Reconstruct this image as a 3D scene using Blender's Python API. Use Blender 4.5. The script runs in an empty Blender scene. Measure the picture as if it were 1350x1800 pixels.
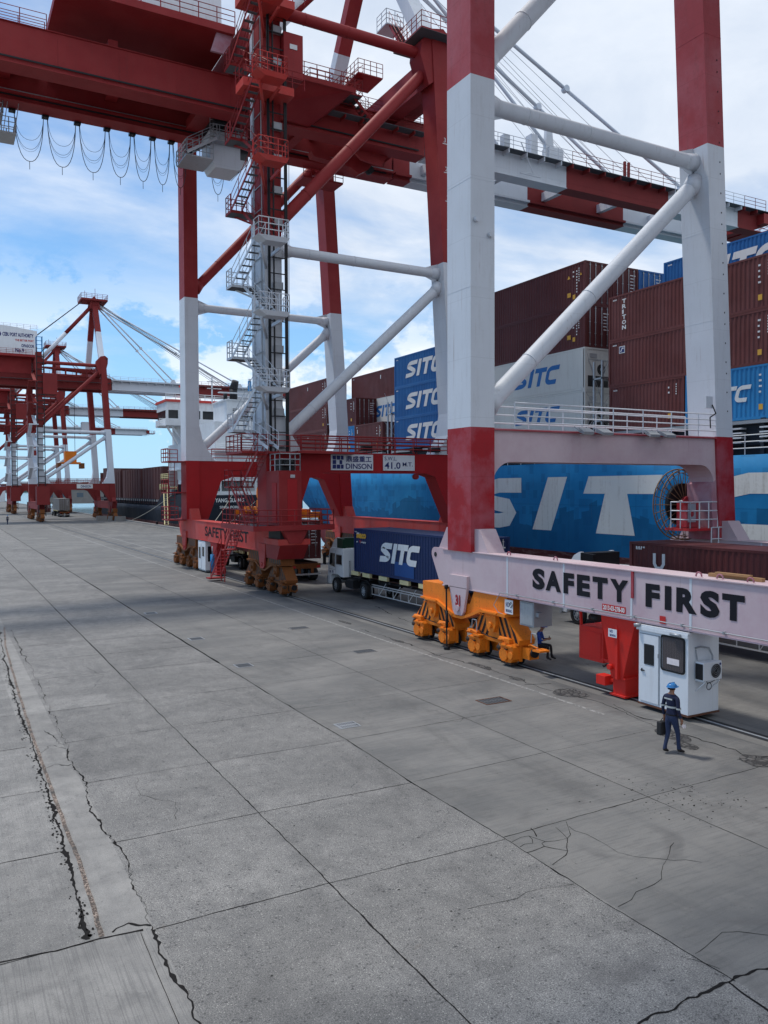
import bpy, math, random
from mathutils import Vector, Matrix
random.seed(11)
SC = bpy.context.scene
COL = SC.collection
rad = math.radians

# ---------------------------------------------------------------- camera
YAW, PITCH, ROLL, FPX, CAMH = rad(28.826), rad(-1.629), rad(-0.217), 1428.3, 6.6
cf = Vector((math.sin(YAW)*math.cos(PITCH), math.cos(YAW)*math.cos(PITCH), math.sin(PITCH)))
cr = Vector((math.cos(YAW), -math.sin(YAW), 0))
cu = cr.cross(cf)
cr2 = cr*math.cos(ROLL)+cu*math.sin(ROLL)
cu2 = -cr*math.sin(ROLL)+cu*math.cos(ROLL)
cam = bpy.data.objects.new('camera', bpy.data.cameras.new('camera'))
COL.objects.link(cam)
M = Matrix((cr2, cu2, -cf)).transposed().to_4x4()
M.translation = (0, 0, CAMH)
cam.matrix_world = M
cam.data.sensor_fit = 'VERTICAL'
cam.data.sensor_height = 36
cam.data.lens = 36*FPX/1800
cam.data.clip_start = 0.1
cam.data.clip_end = 9000
SC.camera = cam

# ---------------------------------------------------------------- light
SUN_EL = rad(64.5)
sd = Vector((0.54, -0.84, 0)).normalized()          # the way the sunlight travels over the ground
sdir = Vector((sd.x*math.cos(SUN_EL), sd.y*math.cos(SUN_EL), -math.sin(SUN_EL)))
sun = bpy.data.objects.new('sun', bpy.data.lights.new('sun', 'SUN'))
COL.objects.link(sun)
sun.data.energy = 2.1
sun.data.angle = rad(6.0)
sun.data.color = (1.0, 0.95, 0.88)
sun.rotation_euler = sdir.to_track_quat('-Z', 'Y').to_euler()
SC.view_settings.view_transform = 'Standard'
SC.view_settings.look = 'None'
SC.view_settings.exposure = 0.32
SC.view_settings.gamma = 1

class NT:
    """small helper for node trees"""
    def __init__(s, tree):
        s.t = tree; s.n = tree.nodes; s.l = tree.links
    def node(s, typ, ins=None, **kw):
        n = s.n.new(typ)
        for k, v in kw.items(): setattr(n, k, v)
        if ins:
            for k, v in ins.items():
                if hasattr(v, 'is_output'): s.l.new(v, n.inputs[k])
                else: n.inputs[k].default_value = v
        return n
    def math(s, op, a, b=0.0, c=None, clamp=False):
        n = s.node('ShaderNodeMath', {0: a, 1: b}, operation=op, use_clamp=clamp)
        if c is not None:
            if hasattr(c, 'is_output'): s.l.new(c, n.inputs[2])
            else: n.inputs[2].default_value = c
        return n.outputs[0]
    def noise(s, vec, scale, detail=4, rough=.55, dist=0):
        return s.node('ShaderNodeTexNoise', {'Vector': vec, 'Scale': scale, 'Detail': detail, 'Roughness': rough, 'Distortion': dist}).outputs[0]
    def map(s, vec, scale=(1,1,1), loc=(0,0,0), rot=(0,0,0)):
        return s.node('ShaderNodeMapping', {'Vector': vec, 'Scale': scale, 'Location': loc, 'Rotation': rot}).outputs[0]
    def mix(s, f, a, b, mode='MIX'):
        n = s.node('ShaderNodeMix', data_type='RGBA', blend_type=mode)
        for k, v in ((0, f), (6, a), (7, b)):
            if hasattr(v, 'is_output'): s.l.new(v, n.inputs[k])
            elif k == 0: n.inputs[0].default_value = v
            else: n.inputs[k].default_value = (v[0], v[1], v[2], 1)
        return n.outputs[2]
    def step(s, v, lo, hi):
        n = s.node('ShaderNodeMapRange', {'Value': v, 'From Min': lo, 'From Max': hi, 'To Min': 0, 'To Max': 1})
        n.clamp = True
        return n.outputs[0]
    def sepxyz(s, v):
        return s.node('ShaderNodeSeparateXYZ', {0: v}).outputs
    def coord(s, name='Object'):
        return s.node('ShaderNodeTexCoord').outputs[name]

# ---------------------------------------------------------------- sky
W = bpy.data.worlds.new('World'); SC.world = W; W.use_nodes = True
wt = NT(W.node_tree)
for n in list(wt.n): wt.n.remove(n)
sky = wt.node('ShaderNodeTexSky', sky_type='NISHITA')
sky.sun_disc = False
sky.sun_elevation = SUN_EL
sky.sun_rotation = math.atan2(-sd.x, -sd.y) % (2*math.pi)
sky.air_density = 1.0; sky.dust_density = .25; sky.ozone_density = 1.6
g = wt.coord('Generated')
x_, y_, z_ = wt.sepxyz(g)
# direction projected to a flat cloud layer
zz = wt.math('ADD', wt.math('MAXIMUM', z_, 0.0), 0.16)
px_ = wt.math('DIVIDE', x_, zz); py_ = wt.math('DIVIDE', y_, zz)
pv = wt.node('ShaderNodeCombineXYZ', {0: px_, 1: py_, 2: 0.0}).outputs[0]
pr_ = wt.map(pv, scale=(0.55, 1.0, 1), rot=(0, 0, rad(25)))
c1 = wt.noise(pr_, 1.3, 9, .56, .25)
c2 = wt.noise(wt.map(pv, scale=(1.2, 1.0, 1), loc=(3.1, 1.7, 0)), .55, 3, .5, .1)
c3 = wt.noise(wt.map(pv, loc=(7.3, 2.2, 0)), 2.6, 7, .6, .4)
# more cover to the right of the view and high up
right = wt.math('ADD', wt.math('MULTIPLY', x_, .8746), wt.math('MULTIPLY', y_, -.4848))
cov = wt.math('MULTIPLY', wt.math('ADD', right, 0.10), 0.36)
cov = wt.math('ADD', cov, wt.math('MULTIPLY', z_, 0.30))
s_ = wt.math('ADD', wt.math('MULTIPLY', c1, .75), wt.math('MULTIPLY', c2, .6))
s_ = wt.math('ADD', s_, wt.math('MULTIPLY', c3, .12))
s_ = wt.math('ADD', s_, cov)
cl = wt.step(s_, .69, .91)
cl = wt.math('POWER', cl, 1.25)
# low cumulus bank over the horizon on the left
e1 = wt.noise(wt.map(g, scale=(1, 1, 1.6), loc=(.31, .2, 0)), 7.5, 8, .6, .1)
low = wt.math('MULTIPLY', wt.step(z_, .27, .12), wt.step(z_, -.02, .04))
cum = wt.math('MULTIPLY', wt.step(e1, .495, .545), low)
cloudc = wt.mix(wt.step(wt.math('ADD', wt.math('MULTIPLY', c3, .5), wt.math('MULTIPLY', c1, .5)), .36, .62), (5.6, 6.5, 7.9), (8.5, 9.0, 9.7))
skyc = wt.mix(1.0, sky.outputs[0], (.66, 1.06, 1.34), 'MULTIPLY')
skyc = wt.mix(wt.math('MULTIPLY', wt.math('POWER', wt.step(z_, .55, .0), 2.2), .85), skyc, (4.4, 6.9, 9.6))
base = wt.mix(wt.math('MULTIPLY', cl, .93), skyc, cloudc)
base = wt.mix(wt.math('MULTIPLY', cum, .8), base, (9.8, 10.1, 10.7))
bg = wt.node('ShaderNodeBackground', {'Color': base, 'Strength': 0.089})
wo = wt.node('ShaderNodeOutputWorld', {'Surface': bg.outputs[0]})

# ---------------------------------------------------------------- materials
MATS = {}
def new_mat(name):
    m = bpy.data.materials.new(name); m.use_nodes = True
    t = NT(m.node_tree)
    for n in list(t.n): t.n.remove(n)
    b = t.node('ShaderNodeBsdfPrincipled')
    t.node('ShaderNodeOutputMaterial', {'Surface': b.outputs[0]})
    MATS[name] = m
    return m, t, b
def paint(name, col, rough=.5, metal=0, var=.12, dirt=.25, dcol=(.05,.035,.03), scale=1.0, streak=.5, bump=0.0, fade=None, fadeamt=0.0, seam=0.0, rustrun=0.0):
    """weathered paint: tone variation, blotches, vertical run marks"""
    m, t, b = new_mat(name)
    v = t.coord()
    oi = t.node('ShaderNodeObjectInfo').outputs['Random']
    off = t.node('ShaderNodeVectorMath', {0: v, 1: t.node('ShaderNodeCombineXYZ', {0: t.math('MULTIPLY', oi, 37.0), 1: t.math('MULTIPLY', oi, 11.0), 2: 0.0}).outputs[0]}, operation='ADD').outputs[0]
    n1 = t.noise(off, .55*scale, 5, .6)
    n2 = t.noise(t.map(off, scale=(5*scale, 5*scale, .35*scale)), 1.0, 5, .65)
    n3 = t.noise(off, 9*scale, 6, .7)
    c = t.mix(t.step(n1, .25, .75), [k*(1-var) for k in col], [min(1, k*(1+var)) for k in col])
    if fade:
        c = t.mix(t.math('MULTIPLY', t.step(t.noise(t.map(off, loc=(4, 2, 9)), .45*scale, 6, .62), .42, .62), fadeamt), c, fade)
    d = t.math('MULTIPLY', t.step(t.math('ADD', t.math('MULTIPLY', n2, streak), t.math('MULTIPLY', n3, 1-streak)), .52, .74), dirt)
    c = t.mix(d, c, dcol)
    if seam:
        zc = t.sepxyz(v)[2]
        ln = t.math('LESS_THAN', t.math('FRACT', t.math('DIVIDE', zc, 2.35)), .012)
        c = t.mix(t.math('MULTIPLY', ln, seam), c, [k*.45 for k in col])
    if rustrun:
        rr = t.step(t.noise(t.map(off, scale=(9, 9, .22)), 1.0, 4, .6), .64, .74)
        rm = t.step(t.noise(t.map(off, loc=(8, 3, 1)), .5, 4, .6), .50, .62)
        c = t.mix(t.math('MULTIPLY', t.math('MULTIPLY', rr, rm), rustrun), c, (.20, .085, .045))
    t.l.new(c, b.inputs['Base Color'])
    t.l.new(t.math('ADD', t.math('MULTIPLY', n3, .22), rough-.1), b.inputs['Roughness'])
    b.inputs['Metallic'].default_value = metal
    b.inputs['Specular IOR Level'].default_value = .32
    if bump:
        bn = t.node('ShaderNodeBump', {'Height': n3, 'Strength': bump, 'Distance': .01})
        t.l.new(bn.outputs[0], b.inputs['Normal'])
    return m
paint('red_high', (.36,.045,.055), .6, fade=(.42,.11,.13), fadeamt=.7, dirt=.38, seam=.25)
paint('red', (.26,.016,.018), .6, fade=(.32,.036,.035), fadeamt=.5, dirt=.35)
paint('red_deep', (.37,.012,.016), .6)
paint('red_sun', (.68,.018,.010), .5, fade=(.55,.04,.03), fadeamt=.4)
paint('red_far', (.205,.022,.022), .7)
paint('red_coral', (.52,.045,.036), .6, fade=(.45,.09,.08), fadeamt=.6)
paint('red_faded', (.56,.445,.465), .7, var=.06, dirt=.16, dcol=(.33,.07,.09), fade=(.42,.24,.29), fadeamt=.45, scale=.9, rustrun=.5)
paint('red_leg', (.33,.010,.016), .6, fade=(.40,.12,.15), fadeamt=.55, scale=1.6, dirt=.38, seam=.25)
paint('red_patchy', (.34,.10,.13), .6, var=.2, fade=(.42,.28,.33), fadeamt=.9, dirt=.25, dcol=(.28,.02,.03))
paint('white', (.60,.63,.67), .5, var=.06, dirt=.30, dcol=(.33,.32,.30), streak=.7, seam=.18, rustrun=.5)
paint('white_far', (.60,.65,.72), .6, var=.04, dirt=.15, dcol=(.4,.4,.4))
paint('white_clean', (.70,.73,.76), .4, var=.03, dirt=.25, dcol=(.35,.33,.30), streak=.8)
paint('grey_steel', (.33,.35,.37), .5, .3)
paint('galv', (.40,.42,.44), .45, .5, dirt=.35)
paint('grating', (.10,.11,.12), .7)
paint('dark', (.018,.019,.022), .6)
paint('black', (.008,.008,.010), .45)
paint('rubber', (.02,.02,.021), .8, dirt=.5, dcol=(.07,.065,.06))
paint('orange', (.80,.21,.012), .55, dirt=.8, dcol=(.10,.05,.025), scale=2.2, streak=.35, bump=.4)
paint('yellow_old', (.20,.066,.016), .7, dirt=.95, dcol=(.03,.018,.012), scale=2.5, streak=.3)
paint('cream', (.62,.55,.30), .6, dirt=.3)
paint('brown_cont', (.125,.032,.028), .55, var=.2, dirt=.4, dcol=(.05,.02,.018), fade=(.15,.052,.05), fadeamt=.6)
paint('maroon_cont', (.092,.020,.020), .55, var=.15, dirt=.4, dcol=(.03,.012,.012), fade=(.11,.032,.034), fadeamt=.5)
paint('navy_cont', (.006,.020,.085), .5, var=.15, dirt=.3, dcol=(.03,.03,.04))
paint('blue_cont', (.014,.115,.34), .5, var=.12, dirt=.3, dcol=(.05,.07,.10), fade=(.03,.16,.40), fadeamt=.5)
paint('sky_cont', (.02,.20,.46), .5, var=.12, dirt=.4, dcol=(.08,.10,.12))
paint('reefer', (.62,.63,.60), .5, var=.04, dirt=.35, dcol=(.36,.33,.27), streak=.75)
paint('hull_letter', (.70,.70,.66), .6, var=.06, dirt=.6, dcol=(.25,.20,.16), scale=.6, streak=.7)
paint('logo_white', (.68,.70,.70), .5, var=.05, dirt=.5, dcol=(.35,.32,.30))
paint('logo_blue', (.02,.15,.42), .5)
paint('logo_yellow', (.65,.36,.05), .5)
paint('black_text', (.006,.007,.012), .85, dirt=.15, dcol=(.05,.015,.02))
paint('navy_text', (.02,.03,.15), .5, dirt=.1)
paint('green_ant', (.008,.035,.020), .5)
paint('fake_concrete', (.24,.23,.22), .9)
paint('rail_bed', (.165,.160,.150), .9, var=.2, dirt=.6, dcol=(.06,.06,.06))
paint('wood', (.35,.20,.09), .8)
paint('ship_white', (.62,.65,.68), .5, dirt=.3, dcol=(.33,.24,.18), streak=.8)
paint('ship_black', (.015,.020,.032), .6, var=.2, dirt=.5, dcol=(.045,.035,.03))
paint('yg_brown', (.085,.030,.030), .7, dirt=.4)
paint('tarp', (.035,.04,.035), .6)
paint('alu', (.55,.56,.57), .35, .6)
paint('rope', (.42,.40,.34), .9)
paint('reel_steel', (.20,.125,.075), .7)
paint('grease', (.030,.022,.016), .6, dirt=.5, dcol=(.25,.08,.02))
paint('rust', (.12,.05,.03), .85)
paint('land', (.10,.14,.13), 1)
paint('patch_blue', (.008,.06,.22), .5)
def simple(name, col, rough=.5, metal=0, **kw):
    m, t, b = new_mat(name)
    v = t.coord()
    n = t.noise(v, 14, 4, .6)
    t.l.new(t.mix(n, [k*.85 for k in col], [min(1, k*1.15) for k in col]), b.inputs['Base Color'])
    b.inputs['Roughness'].default_value = rough; b.inputs['Metallic'].default_value = metal
    return m
simple('glass', (.012,.016,.020), .12)
simple('glass_blue', (.05,.09,.13), .15)
simple('skin', (.28,.13,.075), .6)
simple('shirt_navy', (.010,.014,.045), .85)
simple('shirt_blue', (.012,.05,.26), .85)
simple('jeans', (.018,.030,.075), .9)
simple('trousers', (.014,.012,.014), .9)
simple('helmet_blue', (.025,.17,.42), .3)
simple('cap_blue', (.012,.05,.33), .6)
simple('reflective', (.45,.47,.46), .4)
simple('boot', (.012,.010,.010), .7)
simple('bag', (.012,.012,.014), .7)
simple('paper', (.75,.68,.68), .7)
simple('curtain', (.09,.075,.075), .9)
simple('lamp_glass', (.30,.30,.27), .2)
simple('light_red', (.5,.02,.02), .3)

# concrete of the quay: rough exposed aggregate nearer, smoother beyond 9.25 m, each slab with a tone of its own
def ground_mat():
    m, t, b = new_mat('quay_concrete')
    v = t.coord()
    X, Y, Z = t.sepxyz(v)
    # masks by place of the slabs
    smooth_r = t.step(X, 9.22, 9.28)
    left_a = t.math('LESS_THAN', X, 1.92)
    left_b = t.math('MULTIPLY', t.math('LESS_THAN', X, 2.76), t.math('GREATER_THAN', X, 1.92))
    near_l = t.math('MULTIPLY', t.math('LESS_THAN', X, 2.76), t.math('LESS_THAN', Y, 12.3))
    rough = t.math('SUBTRACT', 1.0, smooth_r)
    rough = t.math('MULTIPLY', rough, t.math('SUBTRACT', 1.0, t.math('MULTIPLY', left_b, .8)))
    rough = t.math('MULTIPLY', rough, t.math('SUBTRACT', 1.0, t.math('MULTIPLY', left_a, .45)))
    rough = t.math('MULTIPLY', rough, t.math('SUBTRACT', 1.0, t.math('MULTIPLY', near_l, .75)))
    # slab index
    ix = t.math('FLOOR', t.math('DIVIDE', t.math('SUBTRACT', X, 1.9), 3.78))
    iy = t.math('FLOOR', t.math('DIVIDE', t.math('SUBTRACT', Y, 12.2), 3.42))
    wn = t.node('ShaderNodeTexWhiteNoise', {'Vector': t.node('ShaderNodeCombineXYZ', {0: ix, 1: iy, 2: 0.0}).outputs[0]}, noise_dimensions='3D').outputs['Value']
    tone = t.math('ADD', .94, t.math('MULTIPLY', wn, .12))
    big = t.noise(t.map(v, scale=(.35, .8, 1)), .55, 5, .6, .5)
    mid = t.noise(t.map(v, scale=(1, 1, 1)), 2.2, 6, .65, .3)
    fine = t.noise(v, 52, 5, .85)
    brush = t.noise(t.map(v, scale=(1.2, 14, 1)), 1.0, 5, .6, .2)
    vor = t.node('ShaderNodeTexVoronoi', {'Vector': v, 'Scale': 24.0, 'Randomness': 1.0}, feature='F1')
    vor2 = t.node('ShaderNodeTexVoronoi', {'Vector': t.map(v, loc=(5, 3, 0)), 'Scale': 11.0, 'Randomness': 1.0}, feature='F1')
    stone = t.sepxyz(vor.outputs['Color'])[0]
    pit = t.math('MULTIPLY', t.step(vor2.outputs['Distance'], .30, .14), t.math('GREATER_THAN', t.sepxyz(vor2.outputs['Color'])[1], .62))
    pit = t.math('MULTIPLY', pit, t.step(mid, .38, .62))
    vor3 = t.node('ShaderNodeTexVoronoi', {'Vector': t.map(v, scale=(1, .75, 1), loc=(2, 8, 0)), 'Scale': 55.0, 'Randomness': 1.0}, feature='F1')
    patchy = t.step(t.noise(t.map(v, loc=(40, 4, 0)), 3.2, 6, .75, .4), .36, .62)
    lite = t.math('MULTIPLY', t.step(vor.outputs['Distance'], .30, .12), t.math('GREATER_THAN', stone, .90))
    lite = t.math('MULTIPLY', t.math('MAXIMUM', lite, t.math('MULTIPLY', t.step(vor3.outputs['Distance'], .5, .2), t.math('GREATER_THAN', t.sepxyz(vor3.outputs['Color'])[0], .86))), t.math('ADD', .35, t.math('MULTIPLY', patchy, .65)))
    darkst = t.math('MULTIPLY', t.step(vor.outputs['Distance'], .55, .25), t.math('LESS_THAN', stone, .20))
    darkst = t.math('MAXIMUM', darkst, t.math('MULTIPLY', t.step(vor3.outputs['Distance'], .6, .3), t.math('LESS_THAN', t.sepxyz(vor3.outputs['Color'])[0], .22)))
    darkst = t.math('MULTIPLY', darkst, t.math('SUBTRACT', 1.15, patchy), clamp=True)
    c = t.mix(t.step(big, .3, .7), (.215, .210, .199), (.365, .354, .333))
    c = t.mix(t.math('MULTIPLY', t.step(mid, .40, .70), .45), c, (.115, .115, .113))
    # smoother slabs: browner mottling, brushed bands
    cs = t.mix(t.step(big, .35, .65), (.132, .132, .128), (.215, .209, .196))
    cs = t.mix(t.math('MULTIPLY', t.step(brush, .48, .68), .40), cs, (.08, .08, .08))
    cs = t.mix(t.math('MULTIPLY', t.step(mid, .48, .75), .35), cs, (.22, .21, .19))
    c = t.mix(smooth_r, c, cs)
    bl = t.noise(t.map(v, scale=(46, .6, 1)), 1.0, 3, .6)
    bl2 = t.math('MULTIPLY', t.step(bl, .48, .62), t.math('MAXIMUM', near_l, t.math('MULTIPLY', left_a, .5)))
    c = t.mix(t.math('MULTIPLY', bl2, .42), c, (.10, .10, .10))
    c = t.mix(t.math('MULTIPLY', t.step(fine, .44, .60), t.math('ADD', .26, t.math('MULTIPLY', rough, .68))), c, (.055, .055, .057))
    c = t.mix(t.math('MULTIPLY', t.math('MULTIPLY', lite, rough), .85), c, (.52, .50, .46))
    c = t.mix(t.math('MULTIPLY', t.math('MULTIPLY', darkst, rough), .80), c, (.050, .049, .048))
    c = t.mix(t.math('MULTIPLY', pit, t.math('ADD', t.math('MULTIPLY', rough, .75), .10)), c, (.028, .028, .030))
    # oily patches: tracks on the lane under the cranes
    lane = t.math('MULTIPLY', t.step(X, 17.2, 18.2), t.step(X, 35.0, 33.0))
    oil = t.math('MULTIPLY', t.step(t.noise(t.map(v, scale=(1, .28, 1), loc=(9, 9, 0)), .75, 6, .65, .4), .42, .66), lane)
    c = t.mix(t.math('MULTIPLY', oil, .62), c, (.055, .056, .058))
    spot = t.step(t.noise(t.map(v, loc=(31, 7, 0)), .42, 4, .6, 1.2), .60, .72)
    c = t.mix(t.math('MULTIPLY', spot, .5), c, (.075, .073, .072))
    rustp = t.step(t.noise(t.map(v, loc=(3, 61, 0)), .8, 5, .6, .5), .69, .76)
    c = t.mix(t.math('MULTIPLY', rustp, .30), c, (.13, .085, .05))
    # dark smears near the middle slabs
    sm = t.math('MULTIPLY', t.step(t.noise(t.map(v, scale=(1, .45, 1), loc=(13, 27, 0), rot=(0, 0, .5)), .5, 7, .7, .5), .53, .66), t.math('ADD', .35, t.math('MULTIPLY', fine, .8)))
    c = t.mix(t.math('MULTIPLY', sm, .55), c, (.075, .074, .072))
    # wheel tracks running along the quay
    tr = t.noise(t.map(v, scale=(2.2, .04, 1)), 1.0, 4, .6)
    c = t.mix(t.math('MULTIPLY', t.step(tr, .52, .72), .20), c, (.08, .08, .085))
    # fine scribbly cracks
    vc = t.node('ShaderNodeTexVoronoi', {'Vector': t.node('ShaderNodeVectorMath', {0: v, 1: t.node('ShaderNodeVectorMath', {0: t.node('ShaderNodeTexNoise', {'Vector': v, 'Scale': 1.6, 'Detail': 5.0, 'Roughness': .7}).outputs['Color'], 1: (1.5, 1.5, 1.5)}, operation='MULTIPLY').outputs[0]}, operation='ADD').outputs[0], 'Scale': .34}, feature='DISTANCE_TO_EDGE')
    crk = t.math('MULTIPLY', t.step(vc.outputs['Distance'], .0024, .0008), t.step(t.noise(t.map(v, loc=(17, 3, 0)), .45, 3, .5), .50, .58))
    c = t.mix(t.math('MULTIPLY', crk, .65), c, (.035, .035, .037))
    tn = t.node('ShaderNodeCombineXYZ', {0: tone, 1: tone, 2: tone}).outputs[0]
    c = t.mix(1.0, c, tn, 'MULTIPLY')
    t.l.new(c, b.inputs['Base Color'])
    wet = t.math('MULTIPLY', t.math('ADD', oil, spot), .12)
    t.l.new(t.math('SUBTRACT', t.math('ADD', .78, t.math('MULTIPLY', fine, .15)), wet), b.inputs['Roughness'])
    h = t.math('SUBTRACT', t.math('ADD', t.math('MULTIPLY', fine, .35), t.math('MULTIPLY', lite, .2)), t.math('MULTIPLY', pit, 1.2))
    bn = t.node('ShaderNodeBump', {'Height': h, 'Strength': .55, 'Distance': .012})
    t.l.new(bn.outputs[0], b.inputs['Normal'])
ground_mat()
def crack_mat():
    m, t, b = new_mat('tar')
    v = t.coord()
    n = t.noise(v, 30, 4, .7)
    t.l.new(t.mix(n, (.010, .010, .011), (.030, .028, .027)), b.inputs['Base Color'])
    b.inputs['Roughness'].default_value = 1.0; b.inputs['Specular IOR Level'].default_value = .05
    m, t, b = new_mat('gravel_strip')
    v = t.coord()
    vo = t.node('ShaderNodeTexVoronoi', {'Vector': v, 'Scale': 48.0})
    s = t.sepxyz(vo.outputs['Color'])[0]
    c = t.mix(t.step(s, .35, .9), (.07, .050, .040), (.36, .29, .24))
    c = t.mix(t.step(t.noise(v, 2.2, 4, .6), .5, .65), c, (.06, .055, .05))
    t.l.new(c, b.inputs['Base Color']); b.inputs['Roughness'].default_value = .9
    bn = t.node('ShaderNodeBump', {'Height': vo.outputs['Distance'], 'Strength': .6, 'Distance': .01})
    t.l.new(bn.outputs[0], b.inputs['Normal'])
    m, t, b = new_mat('line_paint')
    v = t.coord()
    n = t.noise(v, 6, 7, .75)
    t.l.new(t.mix(t.step(n, .44, .60), (.15, .15, .145), (.36, .355, .34)), b.inputs['Base Color'])
    b.inputs['Roughness'].default_value = .8
    m, t, b = new_mat('broken_patch')
    v = t.coord()
    vo = t.node('ShaderNodeTexVoronoi', {'Vector': v, 'Scale': 5.5}, feature='DISTANCE_TO_EDGE')
    c = t.mix(t.step(vo.outputs['Distance'], .02, .16), (.018, .018, .019), (.12, .115, .11))
    c = t.mix(t.step(t.noise(v, 3, 5, .7), .45, .6), c, (.035, .034, .034))
    t.l.new(c, b.inputs['Base Color']); b.inputs['Roughness'].default_value = .95
    bn = t.node('ShaderNodeBump', {'Height': vo.outputs['Distance'], 'Strength': .9, 'Distance': .05})
    t.l.new(bn.outputs[0], b.inputs['Normal'])
    m, t, b = new_mat('water')
    v = t.coord()
    b.inputs['Base Color'].default_value = (.05, .10, .12, 1); b.inputs['Roughness'].default_value = .12
    bn = t.node('ShaderNodeBump', {'Height': t.noise(t.map(v, scale=(1, .5, 1)), .8, 5, .6), 'Strength': .35, 'Distance': .3})
    t.l.new(bn.outputs[0], b.inputs['Normal'])
crack_mat()
def hull_mat(name, blue, blue2, boot, zb):
    """ship side: boot topping below zb, rectangles of touch-up paint, rust runs"""
    m, t, b = new_mat(name)
    v = t.coord()
    X, Y, Z = t.sepxyz(v)
    n1 = t.noise(t.map(v, scale=(.3, .3, .3)), 1, 5, .6)
    c = t.mix(t.step(n1, .3, .7), blue, blue2)
    # ragged touch-up bands: columns of different height above the boot topping
    col_ = t.math('FLOOR', t.math('MULTIPLY', Y, 1.35))
    w1 = t.node('ShaderNodeTexWhiteNoise', {'W': col_}, noise_dimensions='1D').outputs['Value']
    n2 = t.noise(t.map(v, scale=(.12, .12, .0)), 1, 2, .5)
    top = t.math('ADD', t.math('MULTIPLY', w1, 1.3), t.math('MULTIPLY', n2, 4.5))
    patch = t.math('LESS_THAN', Z, t.math('ADD', top, zb))
    c = t.mix(t.math('MULTIPLY', patch, .60), c, [k*.52 for k in blue])
    row = t.math('FLOOR', t.math('MULTIPLY', Z, 1.7))
    col2 = t.math('FLOOR', t.math('MULTIPLY', Y, 2.3))
    w2 = t.node('ShaderNodeTexWhiteNoise', {'Vector': t.node('ShaderNodeCombineXYZ', {0: row, 1: col2, 2: 0.0}).outputs[0]}, noise_dimensions='3D').outputs['Value']
    c = t.mix(t.math('MULTIPLY', t.math('GREATER_THAN', w2, .78), .34), c, [k*.60 for k in blue])
    seam = t.math('LESS_THAN', t.math('ABSOLUTE', t.math('SUBTRACT', Z, 5.45)), .02)
    seam2 = t.math('LESS_THAN', t.math('FRACT', t.math('DIVIDE', Y, 6.1)), .008)
    c = t.mix(t.math('MULTIPLY', t.math('MAXIMUM', seam, seam2), .35), c, [k*.4 for k in blue])
    rn = t.noise(t.map(v, scale=(3, 3, .25)), 1, 6, .7)
    c = t.mix(t.math('MULTIPLY', t.step(rn, .60, .78), .32), c, (.12, .10, .085))
    sc = t.noise(t.map(v, scale=(.5, .5, 3)), 1.6, 6, .7)
    bt = t.mix(t.step(sc, .5, .62), boot, (.20, .11, .10))
    c = t.mix(t.step(Z, zb+.02, zb-.02), c, bt)
    c = t.mix(t.math('MULTIPLY', t.step(t.math('ADD', Z, t.math('MULTIPLY', n1, .6)), -.1, -.5), .8), c, (.20, .19, .16))
    t.l.new(c, b.inputs['Base Color'])
    t.l.new(t.math('ADD', .5, t.math('MULTIPLY', rn, .3)), b.inputs['Roughness'])
    b.inputs['Specular IOR Level'].default_value = .2
    bn = t.node('ShaderNodeBump', {'Height': t.noise(t.map(v, scale=(.3, .35, .35)), 1.3, 2, .5), 'Strength': .3, 'Distance': .3})
    t.l.new(bn.outputs[0], b.inputs['Normal'])
hull_mat('hull_blue', (.006,.15,.36), (.016,.22,.46), (.10,.025,.025), 2.2)
hull_mat('hull_bulk', (.014,.020,.032), (.022,.030,.045), (.10,.03,.028), .3)

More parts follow.
